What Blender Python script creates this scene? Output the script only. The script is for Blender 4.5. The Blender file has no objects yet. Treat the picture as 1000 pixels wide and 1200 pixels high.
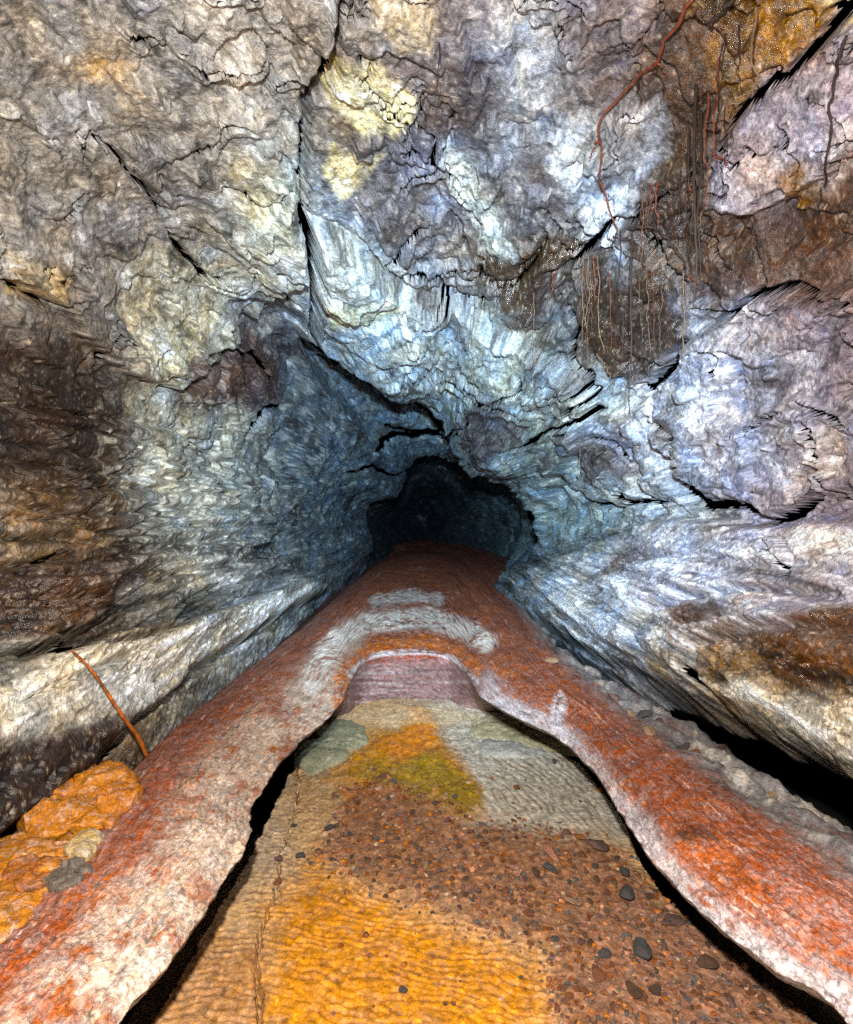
import bpy, math, random
import numpy as np

# ------------------------------------------------------------------ camera
F = 655.0                      # focal length in photo pixels (photo 1000 x 1200)
CZ = 1.5                       # camera height above the channel floor
scene = bpy.context.scene
COL = scene.collection
cam_d = bpy.data.cameras.new('camera'); cam = bpy.data.objects.new('camera', cam_d); COL.objects.link(cam)
cam.location = (0, 0, CZ); cam.rotation_euler = (math.pi/2, 0, 0)
cam_d.sensor_fit = 'VERTICAL'; cam_d.sensor_height = 24.0; cam_d.lens = 24.0*F/1200.0
cam_d.clip_start = 0.02; cam_d.clip_end = 200
scene.camera = cam
# ------------------------------------------------------------------ world (the tube is closed: no daylight gets in)
w = bpy.data.worlds.new('World'); scene.world = w; w.use_nodes = True
nt = w.node_tree; sky = nt.nodes.new('ShaderNodeTexSky'); sky.sky_type = 'NISHITA'; sky.sun_disc = False
sky.sun_elevation = math.radians(30)
nt.links.new(sky.outputs[0], nt.nodes['Background'].inputs[0]); nt.nodes['Background'].inputs[1].default_value = 0.05
# ------------------------------------------------------------------ the photographer's two lamps, held above the camera
def lamp(name, kind, loc, power, color, radius, target=None, size=None):
    d = bpy.data.lights.new(name, kind); d.energy = power; d.color = color; d.shadow_soft_size = radius
    o = bpy.data.objects.new(name, d); COL.objects.link(o); o.location = loc
    if kind == 'SPOT':
        d.spot_size = size; d.spot_blend = 1.0
        from mathutils import Vector
        o.rotation_euler = (Vector(target)-Vector(loc)).to_track_quat('-Z', 'Y').to_euler()
    return o
lamp('hand_lamp', 'POINT', (-0.10, -0.05, CZ+0.42), 450, (1.0, 0.97, 0.92), 0.03)
lamp('head_torch', 'SPOT', (0.08, -0.05, CZ+0.40), 2300, (0.58, 0.80, 1.0), 0.03, (0.2, 7.0, CZ+0.5), math.radians(70))
scene.view_settings.view_transform = 'Standard'; scene.view_settings.look = 'None'
scene.view_settings.exposure = 0.1; scene.view_settings.gamma = 1.0
scene.cycles.use_denoising = False
scene.cycles.max_bounces = 5; scene.cycles.diffuse_bounces = 1; scene.cycles.glossy_bounces = 2

rng = np.random.default_rng(11); random.seed(11)
# ------------------------------------------------------------------ helpers: noise
_perm = rng.permutation(256).astype(np.int32); _perm = np.concatenate([_perm, _perm, _perm])
_g = rng.normal(size=(256, 3)); _g /= np.linalg.norm(_g, axis=1)[:, None]; _g = _g.astype(np.float32)
from concurrent.futures import ThreadPoolExecutor
_pool = ThreadPoolExecutor(4)
def pn(P):
    P = np.asarray(P, dtype=np.float32)
    if P.size < 60000: return _pn(P)
    sh = P.shape[:-1]; return np.concatenate(list(_pool.map(_pn, np.array_split(P.reshape(-1, 3), 16)))).reshape(sh)
def _pn(P):
    """gradient noise, about -0.7..0.7; P (...,3)"""
    P = np.asarray(P, dtype=np.float32); sh = P.shape[:-1]; P = P.reshape(-1, 3)
    I = np.floor(P); f = P-I; I = I.astype(np.int32) & 255
    t = f*f*f*(f*(f*6-15)+10)
    out = 0
    for dx in (0, 1):
        a = _perm[I[:, 0]+dx]; wx = t[:, 0] if dx else 1-t[:, 0]
        for dy in (0, 1):
            b = _perm[a+I[:, 1]+dy]; wy = t[:, 1] if dy else 1-t[:, 1]
            for dz in (0, 1):
                c = _perm[b+I[:, 2]+dz]; wz = t[:, 2] if dz else 1-t[:, 2]
                g = _g[c]
                out = out+(g[:, 0]*(f[:, 0]-dx)+g[:, 1]*(f[:, 1]-dy)+g[:, 2]*(f[:, 2]-dz))*wx*wy*wz
    return out.reshape(sh)
def fbm(P, sc, octv=4, seed=0, gain=.5, ridged=False):
    P = np.asarray(P, dtype=np.float32)*np.float32(1) 
    s = np.asarray(sc, dtype=np.float32); out = 0; a = 1.0; tot = 0
    for k in range(octv):
        n = pn(P*s*(2.03**k)+np.float32(seed*7.31+k*13.7))
        out = out+a*((1-2.2*np.abs(n)) if ridged else n*1.5); tot += a; a *= gain
    return out/tot
def ss(a, b, x):
    t = np.clip((x-a)/(b-a), 0, 1); return t*t*(3-2*t)
def pl(seq): return np.array(seq, dtype=np.float64).reshape(-1, 2)
def dline(u, v, pts, reach=80):
    """distance in px to a polyline, side (+ = right of travel) and parameter 0..1"""
    pts = pl(pts); D = np.full(u.shape, 1e3); S = np.zeros(u.shape); T = np.zeros(u.shape)
    m = (u > pts[:, 0].min()-reach) & (u < pts[:, 0].max()+reach) & (v > pts[:, 1].min()-reach) & (v < pts[:, 1].max()+reach)
    uu = u[m]; vv = v[m]; d0 = np.full(uu.shape, 1e3); s0 = np.zeros(uu.shape); t0 = np.zeros(uu.shape); n = len(pts)-1
    for i in range(n):
        a, b = pts[i], pts[i+1]; e = b-a; L = max(e@e, 1e-9)
        t = np.clip(((uu-a[0])*e[0]+(vv-a[1])*e[1])/L, 0, 1)
        d = np.hypot(uu-a[0]-t*e[0], vv-a[1]-t*e[1]); k = d < d0
        d0 = np.where(k, d, d0); s0 = np.where(k, np.sign(e[0]*(vv-a[1])-e[1]*(uu-a[0])), s0); t0 = np.where(k, (i+t)/n, t0)
    D[m] = d0; S[m] = s0; T[m] = t0
    return D, S, T
def sdp(u, v, pts, reach=80):
    """signed distance to polygon (positive inside)"""
    pts = pl(pts); D, _, _ = dline(u, v, np.vstack([pts, pts[:1]]), reach); ins = np.zeros(u.shape, bool); j = len(pts)-1
    for i in range(len(pts)):
        a, b = pts[i], pts[j]
        c = ((a[1] > v) != (b[1] > v)) & (u < (b[0]-a[0])*(v-a[1])/(b[1]-a[1]+1e-12)+a[0]); ins ^= c; j = i
    return np.where(ins, D, -D)
def lin(c):
    c = np.asarray(c, dtype=np.float64)/255.0
    return np.where(c <= .04045, c/12.92, ((c+.055)/1.055)**2.4)
def px(P):
    y = np.maximum(P[..., 1], .05); return 500+F*P[..., 0]/y, 600-F*(P[..., 2]-CZ)/y
def at_h(u, v, h):
    d = (CZ-h)*F/(v-600.0); return np.array([(u-500)/F*d, d, h])
def at_d(u, v, d): return np.array([(u-500)/F*d, d, CZ-(v-600)/F*d])
def mixc(C, col, m): return C*(1-m[..., None])+np.asarray(col)*m[..., None]
def grid_normals(P):
    a = np.gradient(P, axis=0); b = np.gradient(P, axis=1); n = np.cross(a, b)
    return n/np.maximum(np.linalg.norm(n, axis=-1, keepdims=True), 1e-9)
def link(name, me, parent=None, mat=None, **props):
    o = bpy.data.objects.new(name, me); COL.objects.link(o)
    if parent is not None: o.parent = parent
    if mat is not None and len(me.materials) == 0: me.materials.append(mat)
    for k, val in props.items(): o[k] = val
    return o
def mesh_np(name, V, Q, N=None, C=None, W=None):
    """mesh from arrays: verts, faces (n x 3 or 4), per-vertex normals, colours, wetness"""
    me = bpy.data.meshes.new(name); k = Q.shape[1]
    me.vertices.add(len(V)); me.vertices.foreach_set('co', V.astype(np.float32).ravel())
    me.loops.add(Q.size); me.loops.foreach_set('vertex_index', Q.astype(np.int32).ravel())
    me.polygons.add(len(Q)); me.polygons.foreach_set('loop_start', np.arange(0, Q.size, k, dtype=np.int32))
    me.update(calc_edges=True)
    me.polygons.foreach_set('use_smooth', np.ones(len(Q), bool))
    if C is not None:
        a = me.color_attributes.new('Col', 'FLOAT_COLOR', 'POINT'); rgba = np.ones((len(V), 4), np.float32); rgba[:, :3] = np.clip(C, 0.004, 0.9)
        a.data.foreach_set('color', rgba.ravel())
    if W is not None:
        a = me.attributes.new('wet', 'FLOAT', 'POINT'); a.data.foreach_set('value', W.astype(np.float32).ravel())
    if N is not None: me.normals_split_custom_set_from_vertices(N.astype(np.float32).reshape(-1, 3))
    me.validate(); return me
def sub_mesh(name, P, N, C, W, faces):
    ids, inv = np.unique(faces.ravel(), return_inverse=True)
    return mesh_np(name, P.reshape(-1, 3)[ids], inv.reshape(faces.shape), None if N is None else N.reshape(-1, 3)[ids], C.reshape(-1, 3)[ids], W.ravel()[ids])
def quads(nr, nc):
    i = np.arange(nr*nc).reshape(nr, nc)
    return np.stack([i[:-1, :-1], i[1:, :-1], i[1:, 1:], i[:-1, 1:]], -1)
def interp_rows(xk, Y, x):
    """shape preserving cubic through knots Y (n, ...) at xk"""
    Y = np.asarray(Y, float); xk = np.asarray(xk, float); h = np.diff(xk); d = np.diff(Y, axis=0)/h.reshape((-1,)+(1,)*(Y.ndim-1))
    m = np.zeros_like(Y); m[1:-1] = np.where(d[:-1]*d[1:] > 0, 2*d[:-1]*d[1:]/np.where(np.abs(d[:-1]+d[1:]) < 1e-12, 1, d[:-1]+d[1:]), 0); m[0] = d[0]; m[-1] = d[-1]
    i = np.clip(np.searchsorted(xk, x, side='right')-1, 0, len(xk)-2); s = (-1,)+(1,)*(Y.ndim-1)
    t = ((x-xk[i])/h[i]).reshape(s); hh = h[i].reshape(s)
    return (2*t**3-3*t**2+1)*Y[i]+(t**3-2*t**2+t)*hh*m[i]+(-2*t**3+3*t**2)*Y[i+1]+(t**3-t**2)*hh*m[i+1]

# ------------------------------------------------------------------ materials
def rock_material(name, bump=0.6, fine=120., mid=28., dist=.012, var=.55, rough=.62, spec=.35, sat=.35):
    m = bpy.data.materials.new(name); m.use_nodes = True; n = m.node_tree.nodes; L = m.node_tree.links; b = n['Principled BSDF']
    at = n.new('ShaderNodeAttribute'); at.attribute_name = 'Col'; wt = n.new('ShaderNodeAttribute'); wt.attribute_name = 'wet'
    tc = n.new('ShaderNodeTexCoord')
    def noise(sc, det, rgh=.6, dis=0.0):
        t = n.new('ShaderNodeTexNoise'); t.inputs['Scale'].default_value = sc; t.inputs['Detail'].default_value = det
        t.inputs['Roughness'].default_value = rgh; t.inputs['Distortion'].default_value = dis
        L.new(tc.outputs['Object'], t.inputs['Vector']); return t
    a = noise(mid, 4, .68, .4); f = noise(fine, 3, .7); g = noise(mid*.33, 2, .6, 1.2)
    def mp(x, lo, hi, a0, b0):
        r = n.new('ShaderNodeMapRange'); r.inputs[1].default_value = lo; r.inputs[2].default_value = hi; r.inputs[3].default_value = a0; r.inputs[4].default_value = b0
        L.new(x, r.inputs[0]); return r.outputs[0]
    def mt(op, x, y):
        r = n.new('ShaderNodeMath'); r.operation = op
        for k, q in enumerate((x, y)):
            if isinstance(q, (int, float)): r.inputs[k].default_value = q
            else: L.new(q, r.inputs[k])
        return r.outputs[0]
    k = mt('MULTIPLY', mp(a.outputs[0], .34, .66, 1-var, 1+var), mp(f.outputs[0], .3, .7, 1-var*.8, 1+var*.8))
    mul = n.new('ShaderNodeVectorMath'); mul.operation = 'SCALE'; L.new(at.outputs['Color'], mul.inputs[0]); L.new(k, mul.inputs['Scale'])
    hs = n.new('ShaderNodeHueSaturation'); L.new(mul.outputs[0], hs.inputs['Color'])
    L.new(mp(g.outputs[0], .3, .7, 1-sat, 1+sat), hs.inputs['Saturation'])
    L.new(hs.outputs[0], b.inputs['Base Color'])
    r = mt('SUBTRACT', mp(f.outputs[0], .3, .7, rough-.12, rough+.14), mt('MULTIPLY', wt.outputs['Fac'], .24))
    L.new(r, b.inputs['Roughness'])
    L.new(mt('ADD', spec, mt('MULTIPLY', wt.outputs['Fac'], .45)), b.inputs['Specular IOR Level'])
    hgt = mt('ADD', a.outputs[0], mt('MULTIPLY', f.outputs[0], .35))
    bp = n.new('ShaderNodeBump'); bp.inputs['Strength'].default_value = bump; bp.inputs['Distance'].default_value = dist
    L.new(hgt, bp.inputs['Height']); L.new(bp.outputs[0], b.inputs['Normal'])
    return m
M_ROCK = rock_material('cave_rock', bump=.7, fine=150, mid=42, dist=.014, var=.5, rough=.38, spec=.6)
M_FLOOR = rock_material('channel_rock', bump=.8, fine=170, mid=50, dist=.006, var=.32, sat=.1)
M_LEVEE = rock_material('levee_crust', bump=.9, fine=210, mid=75, dist=.008, var=.4, rough=.55, spec=.45)
M_STONE = rock_material('loose_stone', bump=.8, fine=200, mid=45, dist=.01, var=.5)
M_DARK = bpy.data.materials.new('bedrock_basalt'); M_DARK.use_nodes = True
_b = M_DARK.node_tree.nodes['Principled BSDF']; _b.inputs['Base Color'].default_value = (.03, .028, .027, 1); _b.inputs['Roughness'].default_value = .9
def plain_material(name, rgb, rough=.6, vary=.4, sc=60.):
    m = bpy.data.materials.new(name); m.use_nodes = True; n = m.node_tree.nodes; L = m.node_tree.links; b = n['Principled BSDF']
    t = n.new('ShaderNodeTexNoise'); t.inputs['Scale'].default_value = sc; t.inputs['Detail'].default_value = 5
    r = n.new('ShaderNodeMapRange'); r.inputs[1].default_value = .3; r.inputs[2].default_value = .7; r.inputs[3].default_value = 1-vary; r.inputs[4].default_value = 1+vary
    s = n.new('ShaderNodeVectorMath'); s.operation = 'SCALE'; s.inputs[0].default_value = tuple(lin(rgb))
    tc = n.new('ShaderNodeTexCoord'); L.new(tc.outputs['Object'], t.inputs['Vector'])
    L.new(t.outputs[0], r.inputs[0]); L.new(r.outputs[0], s.inputs['Scale']); L.new(s.outputs[0], b.inputs['Base Color']); b.inputs['Roughness'].default_value = rough
    return m

# ------------------------------------------------------------------ the tube shell: profiles round the tube axis
NPH, PH0, PH1 = 900, -62.0, 242.0
_x = np.linspace(PH0, PH1, 4000); _d = 1+1.6*np.exp(-((_x+37)/9)**2)+.6*np.exp(-((_x-45)/16)**2)+.3*np.exp(-((_x-130)/20)**2)
_c = np.cumsum(_d); _c = (_c-_c[0])/(_c[-1]-_c[0]); ph = np.interp(np.linspace(0, 1, NPH), _c, _x)      # columns closer together where the wall is near
def tab(pairs): a = np.array(pairs, float); return interp_rows(a[:, 0], a[:, 1], ph)
C0 = tab([(-62, 2.75), (-48, 2.3), (-38, 2.02), (-30, 1.88), (-20, 1.84), (-10, 1.97), (0, 2.12), (12, 2.16), (30, 2.3), (55, 2.55), (75, 2.42), (95, 2.3), (115, 2.35), (135, 2.42), (155, 2.22), (170, 2.05), (185, 1.92), (200, 1.80), (212, 1.80), (219, 1.90), (228, 2.15), (242, 2.75)])
SA = tab([(-62, 7.8), (-45, 7.7), (0, 7.6), (42, 7.5), (80, 7.0), (112, 6.2), (124, 5.6), (135, 6.6), (242, 7.0)])
RHA = tab([(-62, 170), (-52, 135), (-47, 118), (-38, 122), (-25, 132), (-17, 134), (0, 131), (17, 115), (30, 92), (42, 80), (60, 84), (80, 112), (96, 138), (112, 163), (122, 225), (127, 250), (136, 215), (160, 185), (180, 172), (200, 165), (215, 168), (242, 260)])
RC = tab([(-62, .4), (-40, .45), (0, .55), (42, .55), (80, .6), (112, .6), (124, .4), (130, .03), (142, .0), (242, .0)])     # recess behind the first rim
SB = tab([(-62, 10.5), (242, 10.2)])
RHB = tab([(-62, 110), (-45, 112), (-17, 112), (0, 108), (17, 92), (42, 70), (60, 68), (80, 66), (99, 62), (115, 50), (140, 36), (153, 36), (165, 50), (175, 66), (184, 72), (200, 71), (210, 72), (222, 95), (242, 150)])
rA = RHA*SA/F; rB = RHB*SB/F
seg = []
s_prof = []; r_prof = []
def add(n, s0, r0, s1, r1, ease=None, last=False):
    t = np.linspace(0, 1, n, endpoint=last)
    for q in t:
        e = q if ease is None else ease(q)
        s_prof.append(s0+(s1-s0)*q); r_prof.append(r0+(r1-r0)*e)
one = np.ones(NPH)
add(30, -5*one, C0, 1.4*one, C0)
# near chamber: closing in from C0 to the first rim, samples spaced evenly in the picture
n1 = 520; t = np.linspace(0, 1, n1, endpoint=False)
for q in t:
    inv = (1/1.4)+(1/SA-1/1.4)*q; s_ = 1/inv; x = np.clip((s_-1.4)/(SA-1.4), 0, 1)
    s_prof.append(s_); r_prof.append(C0+(rA-C0)*(.30*x+.70*x*x*(3-2*x)))
no_rim = np.clip(1-RC/.3, 0, 1); rA2 = rA+1.5*RC-no_rim*1.0*(rA-rB)/(SB-SA)
add(14, SA, rA, SA+1.0, rA2)
add(110, SA+1.0, rA2, SB, rB, lambda q: (.35+.55*no_rim)*q+(.65-.55*no_rim)*q*q*(3-2*q))
add(12, SB, rB, SB+.35, rB+.40)
sE = tab([(-62, 11.6), (0, 11.6), (60, 11.8), (100, 12.5), (140, 14.5), (242, 14.5)])
rC = rB+.40
for q in np.linspace(0, 1, 60):
    r_ = rC*(1-q**2.2)+.01; s_prof.append(SB+.35+(21-SB-.35)*q**.8-1.7*r_*np.cos(np.radians(ph))*q); r_prof.append(r_)
S_ = np.array(s_prof); R_ = np.array(r_prof); NS = len(S_)
PHI = np.radians(ph)[None, :]*np.ones((NS, 1))
open_up = 1+(360/(PH1-PH0)-1)*ss(NS-66, NS-46, np.arange(NS))[:, None]; PHI = np.pi/2+(PHI-np.pi/2)*open_up
P = np.stack([R_*np.cos(PHI), S_, CZ+R_*np.sin(PHI)], -1)
row_rimA = 30+n1; row_B = row_rimA+14; row_rimB = row_B+110
inward = np.stack([-np.cos(PHI), 0*PHI, -np.sin(PHI)], -1)
near = ss(12, 7, S_)
P = P+inward*(.10*fbm(P, .85, 2, 3)*np.minimum(1, S_.clip(0)+.6)*ss(row_rimA+5, row_rimA-120, np.arange(NS))[:, None])[..., None]
C_rows = ss(NS-66, NS-40, np.arange(NS))[:, None, None]; P = P+C_rows*np.stack([0*PHI, .9*fbm(P, .55, 4, 5), .0*PHI], -1)
U, Vv = px(P)
front = S_ > .35; U = np.where(front, U, 5000.); Vv = np.where(front, Vv, 5000.)
# picture-space warp so that traced outlines come out ragged
q3 = np.stack([U/34., Vv/34., 0*U], -1); q4 = np.stack([U/9., Vv/9., 0*U+5], -1)
wu = 11*pn(q3)+4.5*pn(q4); wv = 11*pn(q3+40.3)+4.5*pn(q4+17.7)
u = U+wu; v = Vv+wv
in_A = np.arange(NS)[:, None] < row_rimA
# ---- traced cracks and the gap under the bench ----
CR = [  # points, half width px, depth m, open
    ([(392, -20), (386, 20), (380, 62), (366, 105), (354, 130), (352, 180), (351, 232), (362, 280), (364, 330), (368, 400)], 6, .24, 1),
    ([(384, 58), (372, 100), (358, 128)], 12, .3, 1),
    ([(368, 400), (400, 430), (450, 452), (500, 482), (528, 512)], 4, .2, 0),
    ([(430, 293), (470, 335), (500, 345), (560, 352)], 3, .3, 2),
    ([(190, 460), (232, 444), (262, 410), (280, 398)], 6.5, .2, 1),
    ([(0, 785), (40, 772), (90, 757)], 5, .16, 1), ([(160, 900), (130, 870), (110, 905)], 3, .1, 0),
    ([(640, 322), (680, 302), (716, 265), (745, 262), (785, 300), (802, 330)], 3, .12, 0),
    ([(806, 368), (850, 372), (880, 352), (930, 335), (1000, 345)], 3, .12, 1),
    ([(740, 450), (756, 462), (800, 405)], 3.5, .14, 1),
    ([(600, 520), (640, 508), (690, 485), (710, 478)], 2.5, .1, 0),
    ([(660, 570), (690, 585), (725, 598), (745, 585)], 3, .12, 0),
    ([(745, 520), (765, 590), (785, 608)], 3, .14, 1),
    ([(760, 490), (790, 550), (815, 590), (850, 592), (880, 600), (905, 612), (940, 590), (965, 578)], 5.5, .22, 1),
    ([(965, 560), (985, 590), (1010, 600)], 3, .12, 0), ([(950, 470), (980, 485), (1010, 500)], 3, .1, 1),
    ([(850, 165), (880, 120), (940, 70), (965, 40), (1000, 22)], 4, .16, 1),
    ([(960, 30), (1000, 15)], 6, .2, 1),
    ([(165, 175), (200, 155), (240, 150), (255, 128), (290, 130)], 2, .07, 0),
    ([(70, 130), (82, 165), (90, 130), (130, 180), (170, 225), (196, 225)], 2, .07, 0),
    ([(140, 18), (160, 36), (175, 25)], 4, .1, 1), ([(320, 84), (350, 74), (370, 92)], 2.5, .07, 0),
    ([(0, 320), (30, 345), (60, 350), (75, 345)], 3, .1, 1), ([(180, 250), (205, 285), (225, 310), (260, 320)], 2.5, .08, 0),
    ([(300, 365), (330, 350), (350, 362)], 2.5, .09, 0), ([(340, 470), (310, 480), (290, 520)], 3, .08, 0),
    ([(420, 535), (470, 512), (505, 508), (530, 520)], 4, .12, 0), ([(440, 500), (500, 506), (560, 500)], 2.5, .1, 0), ([(400, 560), (440, 545), (470, 560), (486, 545), (500, 535)], 2.5, .1, 0),
    ([(285, 650), (340, 636), (390, 638), (425, 646)], 7, .7, 2), ([(0, 668), (60, 655), (92, 682), (108, 712)], 2.5, .08, 0),
    ([(930, 640), (945, 665), (960, 690)], 2, .06, 0), ([(820, 790), (838, 810), (840, 830)], 3, .12, 1),
]
def walk(x, y, ang_, n, st=6.5):
    p = [(x, y)]
    for k in range(n):
        ang_ += random.gauss(0, .42); x += st*math.cos(ang_+random.gauss(0, .5)); y += st*math.sin(ang_+random.gauss(0, .5)); p.append((x, y))
    return p
for k in range(64):      # smaller cracks with no drawn counterpart
    x, y = random.uniform(-40, 1040), random.uniform(-40, 590)
    if 380 < x < 640 and y > 470: continue
    CR.append((walk(x, y, random.choice([.5, .7, 2.6, -.3, 1.2])+random.gauss(0, .3), random.randint(10, 26)), random.uniform(.9, 1.9), .06, 1))
FOLD = [  # flow folds on the lower walls: points, half width px, depth, height of the lobe on the right-hand side of travel
 ([(1040, 600), (960, 612), (905, 618), (840, 606), (770, 612), (715, 632), (650, 656), (600, 676)], 5, .05, -.05),
 ([(578, 690), (600, 672), (628, 678), (640, 700), (668, 726), (705, 752), (750, 780), (805, 800)], 4, .05, -.06),
 ([(600, 712), (640, 735), (690, 765), (728, 786)], 3, .05, -.03),
 ([(1040, 716), (930, 700), (850, 702), (786, 716), (756, 738), (766, 770), (800, 792), (838, 830)], 4.5, .06, .06),
 ([(1040, 742), (940, 742), (880, 752), (836, 770), (826, 790), (842, 822)], 4, .05, .07),
 ([(760, 745), (790, 735), (840, 740), (900, 730)], 3, .03, .03), ([(900, 640), (935, 632), (958, 650), (950, 672), (915, 668)], 3, .03, .03),
 ([(700, 690), (770, 660), (850, 655), (960, 680)], 3, .025, .02), ([(640, 668), (700, 650), (740, 655), (690, 690), (650, 705)], 3, .035, .03), ([(880, 800), (940, 780), (1040, 790)], 3, .03, .03),
 ([(-40, 790), (40, 772), (90, 757), (190, 742), (270, 712), (340, 682), (425, 650)], 5, .07, .09), ([(-40, 672), (60, 656), (90, 680), (96, 700), (112, 716), (100, 740), (60, 755)], 4, .06, .06),
 ([(100, 620), (140, 632), (172, 660), (200, 676), (236, 688), (238, 700)], 3.5, .05, .05), ([(150, 585), (200, 610), (240, 640), (300, 648)], 3, .04, .04), ([(190, 555), (240, 585), (290, 612), (350, 622)], 3, .04, .04),
 ([(6, 690), (22, 720), (40, 750)], 4, .035, .02), ([(36, 672), (56, 705), (72, 742)], 4, .035, .02), ([(70, 668), (84, 700), (92, 730)], 3, .03, .02),
 ([(-40, 850), (60, 812), (140, 780)], 3, .03, .03), ([(60, 925), (120, 870), (190, 815), (270, 760), (340, 715)], 4, .05, .03)]
core = np.full(U.shape, 1e3); nearc = np.full(U.shape, 1e3); Hc = np.zeros(U.shape)
fine_w = .7*pn(np.stack([U/5., Vv/5., 0*U+3], -1))+2.0*pn(np.stack([U/15., Vv/15., 0*U+3], -1))
uF, vF, UF, VF = u.ravel(), v.ravel(), (U+.5*wu).ravel(), (Vv+.5*wv).ravel(); fwF = fine_w.ravel(); aF = (in_A & np.ones(U.shape, bool)).ravel()
HF = np.zeros(U.size); HcF, coreF, nearF = Hc.reshape(-1), core.reshape(-1), nearc.reshape(-1)
def around(uu, vv, pts, reach):
    q = pl(pts); return np.flatnonzero((uu > q[:, 0].min()-reach) & (uu < q[:, 0].max()+reach) & (vv > q[:, 1].min()-reach) & (vv < q[:, 1].max()+reach))
for pts, hw, dep, op in CR:
    ix = around(uF, vF, pts, 40); d, sd, tt = dline(uF[ix], vF[ix], pts, 50); taper = np.clip(np.minimum(tt, 1-tt)*5, .3, 1); d = d+fwF[ix]*min(1, hw/3); A_ = aF[ix]
    k = d/(hw*taper)
    HcF[ix] -= np.where(A_, .28, .2)*dep*ss(2.2, .9, k)+min(.8*dep, .05)*ss(1.7, .75, k)*(op < 2)
    if hw < 2.5: HcF[ix] += np.where(sd > 0, .016, 0)*np.exp(-np.clip(d, 0, 200)/14.)*np.where(d < 100, 1, 0)*taper
    if op < 2: coreF[ix] = np.minimum(coreF[ix], k); nearF[ix] = np.minimum(nearF[ix], d)
for y0 in range(470, 775, 23):      # stacked flow ledges sweeping back along the left wall
    e = (y0-470)/305.; j = lambda: random.uniform(-7, 7); x1 = 330+90*e
    FOLD.append(([(-40, y0+j()), (50, y0+8+j()), (120, y0+22*(1-e)+j()), (190, y0+(600-y0)*.22+j()), (260, y0+(610-y0)*.5+j()), (x1, 585+50*e+j())], random.uniform(2.5, 4), random.uniform(.03, .05), random.uniform(.03, .06)))
for pts, hw, dep, rs in FOLD:
    pts = [tuple(q) for q in interp_rows(np.arange(len(pts)), pl(pts), np.linspace(0, len(pts)-1, 4*len(pts)))]
    ix = around(UF, VF, pts, 85); d, sd, tt = dline(UF[ix], VF[ix], pts, 95); taper = np.clip(np.minimum(tt, 1-tt)*6, 0, 1)*aF[ix]*(d < 85)
    HF[ix] += taper*(-dep*np.exp(-(d/hw)**2)+abs(rs)*np.where(np.sign(rs)*sd > 0, 1, 0)*ss(0, hw*1.3, d)*ss(75, 10, d))
# the black gap under the right bench: the shell falls away below its lower edge
BG = [(575, 690), (600, 716), (645, 742), (690, 770), (732, 788), (780, 804), (840, 822), (896, 850), (1000, 906), (1300, 1070)]
d, sd, tt = dline(u, v, BG, 300); below = np.where((ph < 70)[None, :], np.where(sd > 0, d, -d), -500.)+9*pn(np.stack([U/40., Vv/40., 0*U], -1))
gap_right = in_A & (below > 12) & (below < 250) & (U > 585)
wgap = np.interp(U, [560, 640, 720, 1000], [.10, .14, .30, .5])
Hc -= np.where(in_A & (below > -60), .10*ss(-14, 2, below)+.35*ss(-1, 16, below), 0)
calm_edge = ss(3, 13, nearc)*np.where(in_A & (below > -60), ss(-2, -32, below), 1)
# ---- relief ----
H = np.zeros(U.shape)                     # metres towards the axis
lower = ss(560, 680, v)*(np.abs(ph)[None, :] < 500)
ceilw = 1-lower
# flaking plates: stair-stepped noise
Pw = P+.16*np.stack([pn(P*2.1), pn(P*2.1+9.), pn(P*2.1+21.)], -1)
rough_n = fbm(P, 38., 2, 44); rough_m = fbm(P, 13., 3, 45)
calm = ss(-.25, .35, fbm(P, 1.7, 3, 46))                 # 0 = smooth sheet, 1 = broken rock
def stairs(T, k, sharp=.22):
    x = T*k; i = np.floor(x); f = x-i; return (i+ss(1-sharp, 1, f))/k
T1 = fbm(Pw, (1.3, .9, 1.3), 4, 1)+.035*rough_m+.012*rough_n
T2 = fbm(Pw, (3.9, 2.8, 3.9), 4, 2)+.06*rough_m+.03*rough_n
H += ceilw*.28*stairs(T1, 5, .09)
H += (.30+.70*ceilw)*.055*(.2+.8*calm)*stairs(T2, 3, .10)
T3 = fbm(P, 11., 4, 4); H += .009*(.15+.85*calm)*stairs(T3, 3, .3)
H += .008*(.35+.65*calm)*fbm(P, 30., 3, 6)+.018*fbm(P, 4.0, 2, 7)
rid = fbm(Pw, 3.3, 4, 8, ridged=True); H -= .03*np.clip(rid-.62, 0, 1)*2.2*(.4+.6*ceilw)
# flow benches on the lower walls: ripples running along the tube
flow = PHI*18+1.9*fbm(P, (.9, .55, .9), 3, 12)*3.0+S_*.35
lw = .45*np.stack([fbm(P, 1.3, 3, 16), fbm(P, 1.3, 3, 17), 0*PHI], -1)
fl1 = fbm(np.stack([PHI*12, np.log(S_.clip(.2))*3, 0*PHI], -1)+2.2*lw, 1., 5, 18, .68); fl2 = fbm(np.stack([PHI*42, np.log(S_.clip(.2))*5, 0*PHI+3], -1)+1.6*lw, 1., 4, 19, .65)
H = H*(1-.55*lower)
H += lower*(.09*stairs(fl1+.02*fl2, 5, .2)+.010*fl2)
H += lower*(.010*np.sin(flow*1.0)+.012*np.abs(np.sin(flow*1.7+1.0)))
ropy = np.sin(P[..., 1]*34+PHI*26+5*fbm(P, 2.2, 3, 15)); H += .004*ropy*ss(430, 560, v)*ss(880, 700, v)*ss(520, 330, u)
H = H*(.25+.75*calm_edge)+Hc+HF.reshape(U.shape)
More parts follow.
